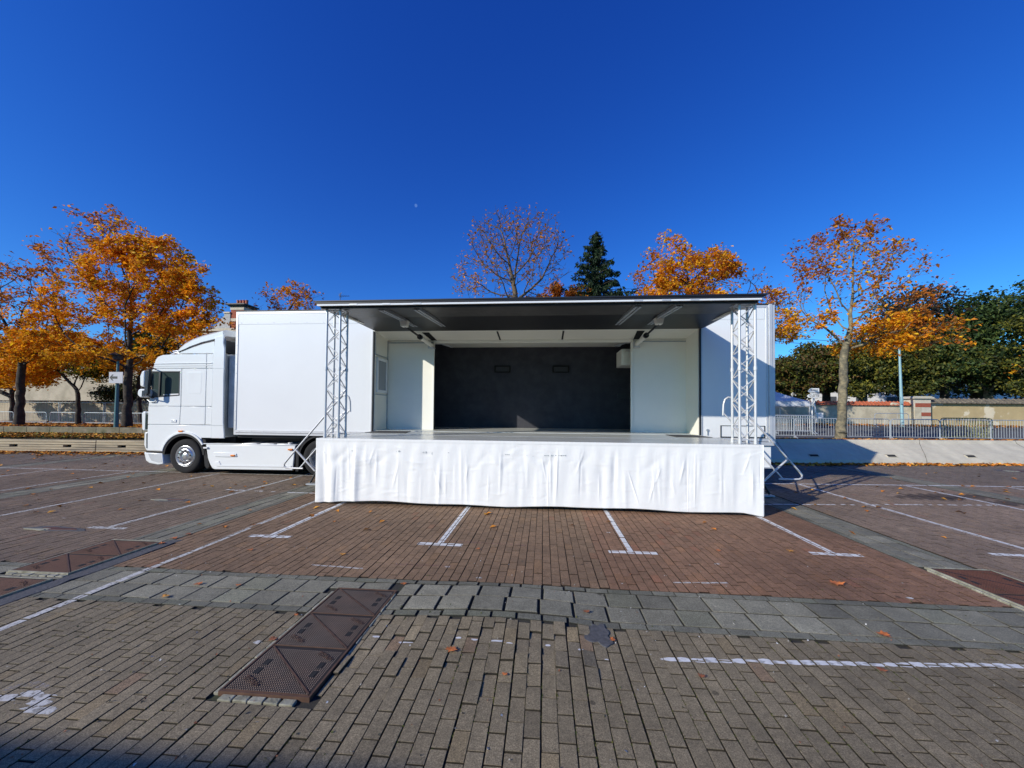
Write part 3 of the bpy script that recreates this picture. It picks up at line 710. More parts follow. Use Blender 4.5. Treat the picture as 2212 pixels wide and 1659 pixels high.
# small grey hatch and key lock on the right panel
pa = at(1580, 918, YF)
b = MB()
hx0, hx1, hz0, hz1 = at(1556, 917, YF).x, 4.93, 1.10, 1.37
for (a, c, d, e) in ((hx0, hx1, hz1-0.012, hz1), (hx0, hx1, hz0, hz0+0.02), (hx0, hx0+0.02, hz0, hz1), (hx1-0.02, hx1, hz0, hz1)): b.box(a, c, YF-0.01, YF+0.004, d, e)
b.build('hatch_frame', M['black'], TR)
lk = at(1528, 932, YF); b = MB(); b.lathe((lk.x, YF, lk.z+0.03), [(0.03, 0.0), (0.03, -0.02), (0.001, -0.02)], 'y', 10); b.box(lk.x-0.008, lk.x+0.008, YF-0.02, YF, lk.z-0.08, lk.z+0.01); b.build('lock', M['galv'], TR)
# opening frame
b = MB(); b.box(OL-0.03, OL, YF-0.02, YF+0.03, 1.09, 3.60); b.build('opening_seal', M['black'], TR); b = MB(); b.box(OR_, OR_+0.03, YF-0.02, YF+0.03, 1.09, 3.60); b.build('opening_seal', M['black'], TR)
b = MB(); b.box(OL-0.055, OL-0.032, YF-0.018, YF+0.0, 1.09, 3.60); b.build('opening_trim', M['aludull'], TR); b = MB(); b.box(OR_+0.032, OR_+0.055, YF-0.018, YF, 1.09, 3.60); b.build('opening_trim', M['aludull'], TR)
b = MB(); b.box(OL-0.02, OR_+0.02, YF-0.03, YF+0.05, 3.555, 3.63); b.build('hinge_beam', M['panel'], TR, bevel=0.01)
# inner shell
YB = 9.80; PX0, PX1 = -2.84, 2.16; YD = 11.45
b = MB(); b.box(OL, PX0, YB, YB+0.03, ZF, 3.47); b.build('inner_panel', M['panel'], TR)
b = MB(); b.box(PX1+0.045, OR_, YB, YB+0.03, ZF, 3.47); b.build('inner_panel', M['panel'], TR)
b = MB(); b.box(OL-0.001, OL+0.02, YF+0.03, YB, ZF, 2.05); b.box(OL-0.001, OL+0.02, YF+0.03, YB, 2.98, 3.56); b.box(OL-0.001, OL+0.012, YF+0.03, YB, 2.05, 2.98)
b.build('inner_side_panel', M['cream'], TR)
b = MB(); b.box(OR_-0.02, OR_+0.001, YF+0.03, YB, ZF, 3.56); b.build('inner_side_panel', M['cream'], TR)
# window in the left inner side
wn = MB(); ya, yb, za, zb = YF+0.10, YB-0.06, 2.08, 2.95
for (a, c, d, e) in ((ya, yb, zb-0.07, zb), (ya, yb, za, za+0.07), (ya, ya+0.07, za+0.07, zb-0.07), (yb-0.07, yb, za+0.07, zb-0.07)): wn.box(OL+0.012, OL+0.05, a, c, d, e)
wo = wn.build('window', M['white'], TR, bevel=0.006)
wn = MB(); wn.box(OL+0.015, OL+0.03, ya+0.06, yb-0.06, za+0.06, zb-0.06); wn.build('pane', mat('frosted_pane', (0.30, 0.32, 0.34), 0.2), wo)
b = MB(); b.box(OL+0.02, OL+0.028, YF+0.03, YB, 2.99, 3.02); b.box(OL+0.02, OL+0.028, YF+0.03, YB, 2.02, 2.045); b.box(OL+0.02, OL+0.04, YB-0.035, YB-0.005, ZF, 3.45)
b.box(OL+0.03, PX0-0.02, YB-0.02, YB-0.002, 3.40, 3.425); b.build('panel_trim', M['galv'], TR); b = MB(); b.box(PX1+0.2, OR_-0.03, YB-0.02, YB-0.002, 3.40, 3.425); b.build('panel_trim', M['galv'], TR)
# ceiling (cream) sloping in, with strips
b = MB(); b.add([(OL, YF+0.05, 3.56), (OR_, YF+0.05, 3.56), (OR_, YB, 3.475), (OL, YB, 3.475), (OL, YF+0.05, 3.64), (OR_, YF+0.05, 3.64), (OR_, YB, 3.555), (OL, YB, 3.555)],
      [(0, 1, 2, 3), (4, 7, 6, 5), (0, 4, 5, 1), (3, 2, 6, 7), (0, 3, 7, 4), (1, 5, 6, 2)]); b.build('ceiling_panel', M['cream'], TR)
for xx in (at(1077, 720, 9.4).x, at(1216, 720, 9.4).x):
    b = MB(); b.add([(xx-0.02, YF+0.08, 3.553), (xx+0.02, YF+0.08, 3.553), (xx+0.02, YB-0.03, 3.470), (xx-0.02, YB-0.03, 3.470)], [(0, 1, 2, 3)]); b.build('lamp_slot', M['black'], TR)
b = MB(); b.box(PX0, PX1+0.05, YB-0.02, YB+0.05, 3.40, 3.474); b.build('inner_beam', M['panel'], TR, bevel=0.006)
b = MB(); b.box(PX0, PX1+0.05, YB+0.05, YD+0.02, 3.56, 3.60)
for xx in (-2.05, -0.3, 1.3): b.lathe((xx, 10.6, 3.56), [(0.001, -0.02), (0.05, -0.02), (0.05, 0)], 'z', 12)
b.build('inner_ceiling', M['panel'], TR)
b = MB(); b.box(-4.1, 3.5, YD, YD+0.04, 1.13, 3.62); b.box(-4.1, -4.06, YB+0.03, YD, 1.13, 3.6); b.box(3.46, 3.5, YB+0.03, YD, 1.13, 3.6); b.box(-4.1, 3.5, YD+0.041, 11.55, 1.0, 4.04)
BD = b.build('backdrop', M['backdrop'], TR)
b = MB(); b.box(OL, PX0, YB+0.031, YB+0.05, ZF, 3.6); b.build('panel_lining', M['blackm'], TR); b = MB(); b.box(PX1+0.05, OR_, YB+0.031, YB+0.05, ZF, 3.6); b.build('panel_lining', M['blackm'], TR)
# posts
b = MB(); b.box(PX1, PX1+0.042, YB-0.05, YB+0.04, ZF, 3.47); b.build('post', M['panel'], TR, bevel=0.005)
b = MB(); b.box(PX0-0.03, PX0, YB-0.03, YB+0.04, ZF, 3.47); b.build('post', M['panel'], TR, bevel=0.005)
for xx in (1085.5, 1211.5):
    c = at(xx, 797.5, YD-0.02); b = MB(); hw, hh = 0.245, 0.105
    for (a, c2, d, e) in ((-hw, hw, hh-0.03, hh), (-hw, hw, -hh, -hh+0.03), (-hw, -hw+0.04, -hh+.03, hh-.03), (hw-0.04, hw, -hh+.03, hh-.03)): b.box(c.x+a, c.x+c2, YD-0.05, YD, c.z+d, c.z+e)
    v = b.build('vent', M['hole'], TR, bevel=0.006)
    b = MB(); b.box(c.x-hw+0.045, c.x+hw-0.045, YD-0.02, YD-0.001, c.z-hh+0.035, c.z+hh-0.035); b.build('vent_grille', mat('vent_mesh', (0.035, 0.035, 0.038), 0.7, bump=0.5, bscale=80), v)
# cabinet on the right in the dark
a0, a1 = at(1343, 757, 10.6), at(1361, 788, 10.6)
c0_, c1_ = at(1342.5, 760, 10.2), at(1350, 788.5, 10.2); b = MB(); b.box(c0_.x, 2.6, 10.2, 10.9, c1_.z, c1_.z+0.42); cb = b.build('cabinet', M['panel'], TR, bevel=0.01)
b = MB(); b.box(c0_.x+0.05, 2.5, 10.185, 10.2, c1_.z+0.05, c1_.z+0.36); b.build('cabinet_door', M['cream'], cb, bevel=0.01)
b = MB()
pz = at(1345, 855, YD); b.box(pz.x-0.15, pz.x+0.5, YD-0.03, YD, pz.z-0.07, pz.z+0.07)
b.build('socket_panel', mat('socket_dark', (0.035, 0.037, 0.042), 0.5), TR)
for sgn, px in ((-1, PX0), (1, PX1+0.04)):   # diagonal brackets behind beam
    b = MB(); b.tube([(px-sgn*0.02, YB+0.08, 3.44), (px-sgn*0.32, YB+0.55, 3.39)], 0.022, 6); b.build('bracket', M['galv'], TR)
# floor + chassis of trailer
b = MB(); b.box(OL, OR_, YF+0.03, YD, 1.0, ZF); b.build('trailer_floor', M['stage'], TR)
b = MB(); b.box(-7.6, 5.0, 9.5, 9.62, 0.72, 0.99); b.box(-7.6, 5.0, 11.0, 11.12, 0.72, 0.99); b.box(-7.66, 5.05, YF+0.06, 11.5, 0.93, 0.985)
for x in np.arange(-7.2, 5, 0.9): b.box(x, x+0.06, 9.62, 11.0, 0.8, 0.9)
b.build('chassis', M['blackm'], TR)
# stage deck in front
b = MB(); b.box(-3.97, 3.50, 6.50, YF-0.03, 1.06, 1.14); D = b.build('stage_deck', M['stage'], TR, bevel=0.004)
b = MB(); b.box(-3.99, 3.52, 6.485, 6.5, 1.03, 1.142); b.box(-3.99, -3.97, 6.5, YF-0.03, 1.03, 1.142); b.box(3.5, 3.52, 6.5, YF-0.03, 1.03, 1.142); b.build('deck_edge', M['aludull'], TR)
b = MB(); b.box(-3.9, 3.45, 7.735, 7.75, 1.1405, 1.1425); b.box(-3.9, 3.45, YF-0.06, YF-0.045, 1.1405, 1.1425)
for x in np.arange(-3.4, 3.4, 0.42): b.box(x, x+0.012, 7.70, 7.73, 1.1405, 1.1425)
b.build('deck_joint', M['aludull'], TR)
for (a, c) in ((-3.95, -3.05), (2.75, 3.45)):
    b = MB(); b.prismz([(a, 8.25), (c+0.02, 8.25), (c-0.1, 8.95), (a, 8.95)], 1.142, 1.150); b.build('floor_mat', M['rubmat'], TR)
for x in (-3.85, -1.32, 1.2, 3.35):
    b = MB(); b.box(x-0.03, x+0.03, 6.70, 6.76, 0.03, 1.06); b.box(x-0.07, x+0.07, 6.64, 6.80, 0.004, 0.03); b.build('deck_leg', M['blackm'], TR)
# canopy
CX0, CX1, CY0, CY1 = -4.02, 3.50, 6.50, YF-0.03
def cz(y): return lerp(3.485, 3.635, (y-CY0)/(CY1-CY0))     # underside height
b = MB(); b.add([(CX0, CY0, cz(CY0)), (CX1, CY0, cz(CY0)), (CX1, CY1, cz(CY1)), (CX0, CY1, cz(CY1)), (CX0, CY0, cz(CY0)+0.06), (CX1, CY0, cz(CY0)+0.06), (CX1, CY1, cz(CY1)+0.06), (CX0, CY1, cz(CY1)+0.06)],
      [(0, 1, 2, 3), (4, 7, 6, 5), (0, 4, 5, 1), (3, 2, 6, 7), (0, 3, 7, 4), (1, 5, 6, 2)]); CN = b.build('canopy', M['soffit'], TR)
b = MB(); b.prism([(CX0-0.02, 3.553), (CX0-0.10, 3.575), (CX1+0.13, 3.585), (CX1+0.03, 3.553)], CY0-0.03, CY1)
b.prism([(CX0+0.0, 3.515), (CX0-0.05, 3.552), (CX1+0.08, 3.552), (CX1, 3.515)], CY0-0.02, CY0+0.02); b.build('canopy_top_lip', M['black'], TR, bevel=0.004)
b = MB(); b.box(CX0, CX1, CY0-0.025, CY0+0.0, 3.482, 3.512); b.build('canopy_white_edge', M['white'], TR, bevel=0.003)
for x in (-3.35, -2.75, -2.2, 1.55, 2.0, 2.45): b = MB(); b.box(x-0.07, x+0.07, CY0-0.029, CY0-0.02, 3.490, 3.513); b.build('canopy_clip', M['aludull'], TR)
b = MB(); b.box(CX0+0.02, CX1-0.02, CY0+0.06, CY0+0.11, 3.455, 3.486); b.build('canopy_front_batten', M['blackm'], TR)
def beamy(x, w, h, ya, yb, mm, nm):
    b = MB(); b.add([(x-w, ya, cz(ya)-h), (x+w, ya, cz(ya)-h), (x+w, yb, cz(yb)-h), (x-w, yb, cz(yb)-h), (x-w, ya, cz(ya)-0.001), (x+w, ya, cz(ya)-0.001), (x+w, yb, cz(yb)-0.001), (x-w, yb, cz(yb)-0.001)],
      [(0, 1, 2, 3), (4, 7, 6, 5), (0, 4, 5, 1), (3, 2, 6, 7), (0, 3, 7, 4), (1, 5, 6, 2)]); return b.build(nm, mm, TR)
for x in (-2.93, -2.28, 1.60, 2.28):
    beamy(x-0.035, 0.022, 0.055, 6.68, 8.93, M['galv'], 'canopy_rib'); beamy(x+0.035, 0.022, 0.055, 6.68, 8.93, M['galv'], 'canopy_rib')
beamy(CX0+0.03, 0.03, 0.035, CY0+0.12, CY1, M['panel'], 'canopy_side_beam'); beamy(CX1-0.03, 0.03, 0.035, CY0+0.12, CY1, M['panel'], 'canopy_side_beam')
b = MB(); b.box(CX0+0.02, CX1-0.02, 8.90, CY1, 3.585, 3.62); b.build('canopy_rear_batten', M['black'], TR)
for sgn, xr, xp in ((-1, -2.93, PX0-0.06), (1, 2.28, PX1+0.12)):
    p0, p1 = Vector((xr, 7.85, 3.42)), Vector((xp, YB-0.06, 3.33)); mid = p0.lerp(p1, 0.52)
    b = MB(); b.cyl(mid, p1, 0.052, n=16); h = b.build('hydraulic_cylinder', M['panel'], TR, smooth=True)
    b = MB(); b.cyl(p0, mid, 0.022, n=10); b.cyl(mid-(p1-p0).normalized()*0.05, mid+(p1-p0).normalized()*0.02, 0.06, n=14); b.build('piston_rod', M['blackm'], h, smooth=True)
    b = MB(); b.prism([(xr-0.06, 3.40), (xr+0.06, 3.40), (xr+0.09, 3.53), (xr-0.09, 3.53)], 7.78, 7.92); b.build('ram_bracket', M['panel'], TR, bevel=0.01)
    b = MB(); b.box(xp-0.08, xp+0.08, YB-0.14, YB-0.005, 3.24, 3.28); b.box(xp-0.08, xp-0.06, YB-0.14, YB-0.005, 3.28, 3.40); b.build('ram_foot', M['aludull'], TR)
    a = xp-0.02 if sgn < 0 else xp-0.14
    b = MB(); b.add([(xp-sgn*0.02-0.10, YF+0.12, 3.548), (xp-sgn*0.02+0.08, YF+0.12, 3.548), (xp-sgn*0.02+0.10, YB-0.02, 3.469), (xp-sgn*0.02-0.04, YB-0.02, 3.469)], [(0, 1, 2, 3)]); b.build('ceiling_recess', M['hole'], TR)

# ---- truss towers
def truss(label, cx, cy, z0, z1):
    t = thing('truss_tower', label, 'truss tower', (cx, cy, z0), 'lattice truss towers at the stage corners'); h = 0.125
    C4 = [(cx-h, cy-h), (cx+h, cy-h), (cx+h, cy+h), (cx-h, cy+h)]
    for (x, y) in C4:
        b = MB(); b.cyl((x, y, z0), (x, y, z1), 0.0215, n=14); b.cyl((x, y, z0), (x, y, z0+0.07), 0.029, n=14); b.cyl((x, y, 2.36), (x, y, 2.42), 0.030, n=14); b.build('chord', M['alu'], t, smooth=True)
    n = 11; L = (z1-z0-0.10)/n
    for k in range(4):
        (xa, ya), (xb, yb) = C4[k], C4[(k+1) % 4]; b = MB()
        for i in range(n):
            za, zb = z0+0.07+i*L, z0+0.07+(i+1)*L
            if (i+k) % 2: za, zb = zb, za
            b.cyl((xa, ya, za), (xb, yb, zb), 0.0095, n=7)
        b.cyl((xa, ya, z0+0.07), (xb, yb, z0+0.07), 0.0095, n=7); b.cyl((xa, ya, z1-0.03), (xb, yb, z1-0.03), 0.0095, n=7)
        b.build('lattice', M['alu'], t, smooth=True)
    b = MB(); b.box(cx-h-0.03, cx+h+0.03, cy-h-0.03, cy+h+0.03, z1, z1+0.012); b.build('top_plate', M['aludull'], t)
truss('silver lattice truss tower standing on the left front corner of the stage', -3.81, 6.79, 1.143, 3.473)
truss('silver lattice truss tower standing on the right front corner of the stage', 3.36, 6.78, 1.143, 3.473)

# ---- stage skirt
def skirt():
    t = thing('stage_skirt', 'wrinkled white tarpaulin skirt hung along the stage front', 'stage skirt', (-0.2, 6.46, 1.14))
    nx, nz = 1100, 90; x0, x1 = -3.980, 3.510
    rnd = random.Random(5)
    X = np.linspace(x0, x1, nx); T = np.linspace(0, 1, nz)      # T 0 top
    XX, TT = np.meshgrid(X, T, indexing='ij')
    D = np.zeros_like(XX)
    for i in range(95):      # vertical fold lines
        c = rnd.uniform(x0, x1); wd = rnd.uniform(0.010, 0.05); a = rnd.uniform(0.002, 0.007)*rnd.choice((1, 1, -1)); s0 = rnd.uniform(0, 0.5); e0 = rnd.uniform(0.6, 1.3); sk = rnd.uniform(-0.04, 0.04)
        D += a*np.exp(-((XX-c-sk*TT)/wd)**2)*np.clip((TT-s0)*4, 0, 1)*np.clip((e0-TT)*4, 0, 1)
    for i in range(13):      # slanting drag creases
        c = rnd.uniform(x0, x1); wd = rnd.uniform(0.010, 0.022); a = rnd.uniform(0.004, 0.010); s0 = rnd.uniform(0.1, 0.55); e0 = s0+rnd.uniform(0.25, 0.6); sk = rnd.choice((-1, 1))*rnd.uniform(0.15, 0.42)
        D += a*np.exp(-((XX-c-sk*(TT-s0))/wd)**2)*np.clip((TT-s0)*5, 0, 1)*np.clip((e0-TT)*5, 0, 1)
    for i in range(9):       # shallow swags near the top
        c = rnd.uniform(x0, x1); wd = rnd.uniform(0.2, 0.5); D += 0.006*np.sin(np.clip((XX-c)/wd, -1, 1)*math.pi)*np.exp(-((TT-0.2-0.25*np.abs(XX-c)/wd)/0.07)**2)
    D += 0.006*np.sin(XX*5.1+0.6*np.sin(XX*2.3))*TT+0.004*np.sin(XX*11.3+1.5*TT)*TT+0.0025*np.sin(XX*23+3*TT)
    D += 0.05*np.exp(-((XX-x0-0.30)/0.10)**2)*TT*1.2-0.05*np.exp(-((XX-x0-0.17)/0.08)**2)*TT+0.03*np.exp(-((XX-x0-0.72)/0.05)**2)*TT
    D += 0.01*TT**2*np.clip((XX-3.2)/0.3, 0, 1)
    D *= np.clip(TT*7, 0.12, 1)*(1-0.45*TT**4)
    # horizontal micro crumple
    for i in range(260):
        c, tz = rnd.uniform(x0, x1), rnd.uniform(0.1, 0.95); wx, wz = rnd.uniform(0.05, 0.16), rnd.uniform(0.01, 0.03); sl = rnd.uniform(-0.35, 0.35)
        D += rnd.uniform(-0.003, 0.003)*np.exp(-((XX-c)/wx)**2-((TT-tz-sl*(XX-c))/wz)**2)
    bot = 0.055+0.012*np.sin(XX*1.7)+0.008*np.sin(XX*4.4+1)-0.045*np.clip((XX-3.2)/0.3, 0, 1)-0.035*np.clip((-3.5-XX)/0.4, 0, 1)
    Z = 1.143*(1-TT)+bot*TT; Y = 6.478-D-0.004
    V = np.stack([XX, Y, Z], -1).reshape(-1, 3)
    I = np.arange(nx*nz).reshape(nx, nz); F = np.stack([I[:-1, :-1], I[1:, :-1], I[1:, 1:], I[:-1, 1:]], -1).reshape(-1, 4)
    o = npmesh('tarpaulin', V, F, M['cloth'], parent=t, off=t.location, smooth=True)
    so_ = o.modifiers.new('solid', 'SOLIDIFY'); so_.thickness = 0.002; so_.offset = 1
    def yy(x, tt):
        i = int((x-x0)/(x1-x0)*(nx-1)); j = int(tt*(nz-1)); return Y[max(0, min(i, nx-1)), max(0, min(j, nz-1))]
    # hem band and return flap
    b = MB(); 
    for i in range(0, nx-11, 10):
        xa, xb = X[i], X[i+10]; ya, yb = yy(xa, 0.03)-0.004, yy(xb, 0.03)-0.004
        b.add([(xa, ya, 1.143), (xb, yb, 1.143), (xb, yb, 1.098), (xa, ya, 1.098)], [(0, 1, 2, 3)])
    b.build('top_hem', M['cloth'], t)
    b = MB(); b.box(-3.984, -3.978, 6.48, 6.56, 0.03, 1.14); b.box(3.507, 3.513, 6.47, 6.54, 0.02, 1.14); b.build('side_return', M['cloth'], t)
    b = MB()
    for (xd, yd, w_, h_) in ((757, 974, 7, 2), (855, 975, 10, 5), (910, 977, 12, 5), (930, 980, 4, 7), (965, 978, 5, 3), (1090, 982, 14, 2), (1135, 984, 5, 2), (1165, 984, 20, 2.5), (1190, 984, 24, 3), (1212, 984, 14, 4), (700, 977, 2, 6), (1150, 986, 3, 2)):
        p = at(xd, yd, 6.46)
        n_ = 8
        for k in range(n_):
            xa = p.x+(k/n_)*w_/123; xb = p.x+((k+0.7)/n_)*w_/123; tt = (1.143-p.z)/1.09; y_ = yy(xa, tt)-0.004; hh = h_/123/2*rnd.uniform(0.2, 1)
            if rnd.random() < 0.4: continue
            b.add([(xa, y_, p.z-hh), (xb, y_, p.z-hh), (xb, y_, p.z+hh), (xa, y_, p.z+hh)], [(0, 1, 2, 3)])
    b.build('tape_residue', M['grime'], t)
skirt()

# ---- stair handrails
def arc(c, r, a0, a1, n, ax=(1, 0), y=0):
    return [(c[0]+r*math.cos(lerp(a0, a1, i/n)), y, c[1]+r*math.sin(lerp(a0, a1, i/n))) for i in range(n+1)]
def stair(sg, xe, label):
    t = thing('stage_stair', label, 'stage stairs', (xe+sg*0.6, 8.4, 0), 'folding aluminium stairs at the stage ends')
    y = 8.0
    def P(dx, z, yy=y): return (xe+sg*dx, yy, z)
    b = MB(); b.tube([P(0.05, 1.60), P(0.06, 1.82), P(0.09, 1.92), P(0.15, 1.965), P(0.22, 1.955), P(0.32, 1.86), P(0.70, 1.42), P(1.27, 0.76), P(1.46, 0.54), P(1.53, 0.45), P(1.53, 0.40), P(1.48, 0.365), P(1.40, 0.36), P(1.10, 0.36)], 0.019, 10)
    b.tube([P(0.05, 1.66), P(1.17, 0.37)], 0.016, 10); b.build('handrail', M['alu'], t, smooth=True)
    b = MB(); b.tube([P(1.27, 0.76), P(0.82, 0.31)], 0.021, 10); b.build('strut', M['alu'], t, smooth=True)
    for yy in (8.04, 8.70):
        b = MB(); b.tube([P(0.80, 0.32, yy), P(0.95, 0.05, yy)], 0.022, 6); b.tube([P(0.60, 0.30, yy), P(0.72, 0.05, yy)], 0.022, 6); b.tube([P(0.84, 0.33, yy), P(0.2, 0.9, yy)], 0.02, 6)
        b.build('leg', M['blackm'], t)
    b = MB(); b.box(min(xe+sg*0.64, xe+sg*1.02), max(xe+sg*0.64, xe+sg*1.02), 7.98, 8.10, 0.006, 0.035); b.build('foot_pad', M['galv'], t)
stair(-1, -4.11, 'silver tubular stair handrails at the left end of the stage, by the drive wheel')
stair(1, 3.52, 'silver tubular stair handrails folded out at the right end of the stage')

# ------------------------------------------------------------------ tractor unit
TK = thing('truck_tractor', 'white truck tractor unit coupled to the stage trailer, sleeper cab with high roof fairing', 'truck', (-8.6, 10.2, 0))
YC = YF
# cab core, lofted so that the front corner is rounded
side = [(-10.05, 0.62), (-10.10, 1.05), (-10.10, 1.60), (-10.03, 1.95), (-9.97, 2.60), (-9.92, 2.88), (-9.86, 2.98), (-9.72, 3.03), (-9.25, 3.05), (-8.60, 3.05), (-8.05, 3.05), (-8.05, 0.92), (-8.55, 0.92), (-8.60, 0.95),
        (-8.75, 0.955), (-9.05, 0.99), (-9.40, 0.90), (-9.62, 0.62)]
def loft(name, secs, m, parent, smooth=True, bevel=0.0):
    n = len(secs[0][1]); b = MB(); vs = []
    for (y, poly) in secs: vs += [(x, y, z) for x, z in poly]
    k = len(secs); f = [(i*n+j, (i+1)*n+j, (i+1)*n+(j+1) % n, i*n+(j+1) % n) for i in range(k-1) for j in range(n)]
    f += [tuple(range(n)), tuple(range((k-1)*n, k*n))[::-1]]
    b.add(vs, f); return b.build(name, m, parent, smooth=smooth, bevel=bevel)
def shrink(poly, fx, topz=0.0):
    out = []
    for x, z in poly:
        nx = x+fx if x < -9.6 else x
        nz = z-topz if z > 2.95 else z
        out.append((nx, nz))
    return out
secs = [(YC+0.03, shrink(side, 0.06, 0.10)), (YC+0.10, shrink(side, 0.0, 0.04)), (YC+0.25, shrink(side, -0.10, 0.0)), (YC+0.55, shrink(side, -0.20)), (YC+1.1, shrink(side, -0.24)), (YC+1.7, shrink(side, -0.20)), (YC+2.2, shrink(side, -0.10)), (YC+2.4, shrink(side, 0.0, 0.04)), (YC+2.47, shrink(side, 0.06, 0.1))]
loft('cab', secs, M['cabwhite'], TK)
def arcpts(cx, cz, r, a0, a1, n): return [(cx+r*math.cos(R(lerp(a0, a1, i/n))), cz+r*math.sin(R(lerp(a0, a1, i/n)))) for i in range(n+1)]
WX, WZ, WR = -9.04, 0.43, 0.435
def panel(name, poly, y0=YC, th=0.03, m=None, parent=TK, bevel=0.008):
    b = MB(); b.prism(poly, y0, y0+th); return b.build(name, m or M['cabwhite'], parent, bevel=bevel)
# upper roof side
panel('roof_side_panel', [(-9.95, 2.665), (-9.89, 2.88), (-9.83, 2.955), (-9.70, 3.0), (-9.25, 3.02), (-8.50, 3.02), (-8.50, 2.665)])
panel('roof_side_panel', [(-8.485, 2.665), (-8.485, 3.02), (-8.32, 3.02), (-8.315, 2.665)])
b = MB(); b.tube([(-9.92, YC-0.004, 2.775), (-9.3, YC-0.008, 2.785), (-8.34, YC-0.006, 2.79)], 0.012, 6); b.tube([(-9.93, YC-0.002, 2.72), (-8.34, YC-0.004, 2.73)], 0.008, 6)
b.build('roof_crease', M['cabwhite'], TK, smooth=True)
# door with window opening (built of four pieces in one mesh)
dl, dr = -10.03, -9.175
wl, wr_, wb, wt = -9.90, -9.215, 1.955, 2.575
b = MB()
b.prism([(-9.985, wt), (-9.965, 2.652), (dr, 2.652), (dr, wt)], YC, YC+0.03)
b.prism([(-10.05, 1.70), (-10.02, wb-0.03), (wl-0.02, wb-0.04), (wr_, wb+0.02), (dr, wb+0.02), (dr, 1.70)], YC, YC+0.03)
b.prism([(wr_, wb+0.02), (wr_, wt), (dr, wt), (dr, wb+0.02)], YC, YC+0.03)
b.prism([(-10.06, 1.235), (-10.055, 1.69), (dr, 1.69), (dr-0.02, 1.235)], YC, YC+0.03)
door = b.build('door', M['cabwhite'], TK, bevel=0.003)
b = MB(); b.prism([(-9.985, wb-0.04), (-9.985, wt+0.001), (wr_+0.0, wt+0.001), (wr_, wb+0.02)], YC+0.012, YC+0.02); wd = b.build('window', M['glass'], door)
b = MB()
b.prism([(-9.985, wt-0.02), (-9.985, wt+0.012), (wr_+0.01, wt+0.012), (wr_+0.01, wt-0.012)], YC-0.004, YC+0.012); b.prism([(-9.985, wb-0.05), (-9.985, wb-0.015), (wr_, wb+0.035), (wr_, wb+0.008)], YC-0.004, YC+0.012)
b.prism([(wr_-0.015, wb+0.02), (wr_-0.015, wt), (wr_+0.008, wt), (wr_+0.008, wb+0.02)], YC-0.004, YC+0.012); b.prism([(-9.79, wb-0.02), (-9.775, wt), (-9.735, wt), (-9.75, wb-0.02)], YC-0.012, YC+0.012)
b.build('window_seal', M['black'], door)
text_mesh('sticker', 'www.', 0.06, M['signwhite'], door, (-9.60, YC-0.001+0.010, wb+0.035), depth=0.001)
b = MB(); b.prism([(-9.50, wb+0.012), (-9.50, wb+0.052), (-9.24, wb+0.062), (-9.24, wb+0.024)], YC+0.006, YC+0.011); b.build('sticker', M['signwhite'], door)
# seat seen through the glass replaced by lining: keep a pale curtain shape behind the pane
b = MB(); b.box(-9.42, -9.27, YC-0.012, YC-0.0005, 1.285, 1.355); hd = b.build('door_handle', M['cabwhite'], door, bevel=0.008)
b = MB(); b.box(-9.40, -9.33, YC-0.0135, YC-0.011, 1.305, 1.335); b.build('handle_recess', M['galv'], hd)
# sleeper side panels
panel('sleeper_panel', [(-9.155, 1.70), (-9.155, 2.652), (-8.497, 2.652), (-8.497, 1.70)])
b = MB(); q = [(-9.0, 2.02), (-9.0, 2.56), (-8.61, 2.56), (-8.61, 2.03)]
rp = []
for (cx_, cz_, a0) in ((-8.98+0.03, 2.03+0.03, 180), (-8.63-0.03, 2.03+0.03, 270), (-8.62-0.03, 2.56-0.03, 0), (-8.99+0.03, 2.56-0.03, 90)): rp += arcpts(cx_, cz_, 0.04, a0, a0+90, 4)
n = len(rp); vi = [(x, YC-0.0005, z) for x, z in rp]+[(lerp(-8.8, x, 0.955), YC-0.0025, lerp(2.29, z, 0.965)) for x, z in rp]+[(lerp(-8.8, x, 0.90), YC-0.002, lerp(2.29, z, 0.93)) for x, z in rp]
b.add(vi, [(i, (i+1) % n, n+(i+1) % n, n+i) for i in range(n)]+[(n+i, n+(i+1) % n, 2*n+(i+1) % n, 2*n+i) for i in range(n)]+[tuple(range(2*n, 3*n))]); b.build('blank_window', M['cabwhite'], TK, smooth=True)
panel('sleeper_panel', [(-8.483, 1.70), (-8.483, 2.652), (-8.318, 2.652), (-8.318, 1.70)])
panel('locker_door', [(-9.180, 1.235), (-9.160, 1.69), (-8.497, 1.69), (-8.497, 1.235)])
panel('sleeper_panel', [(-8.483, 1.235), (-8.483, 1.69), (-8.318, 1.69), (-8.318, 1.235)])
# lower row with wheel arch
arch = arcpts(WX, WZ, 0.60, 40, 165, 18)
low = [(-10.06, 0.56), (-10.06, 1.222), (-8.318, 1.222), (-8.318, 0.905), (-8.58, 0.905)]+[p for p in arch if p[0] > -9.63]+[(-9.60, 0.56)]
panel('lower_side_panel', low)
b = MB(); ri, ro = arcpts(WX, WZ, 0.575, 30, 168, 22), arcpts(WX, WZ, 0.625, 30, 168, 22)
b.prism(ri+ro[::-1], YC-0.035, YC+0.05); b.build('wheel_arch', M['cabwhite'], TK, bevel=0.008)
b = MB(); ri, ro = arcpts(WX, WZ, 0.52, 5, 175, 26), arcpts(WX, WZ, 0.576, 5, 175, 26)
b.prism(ri+ro[::-1], YC-0.02, YC+0.45); b.build('mudguard', M['black'], TK)
b = MB(); b.prism([(-8.54, 0.88), (-8.46, 0.86), (-8.34, 0.20), (-8.40, 0.14), (-8.46, 0.2)], YC-0.01, YC+0.4); b.build('mud_flap', M['black'], TK)
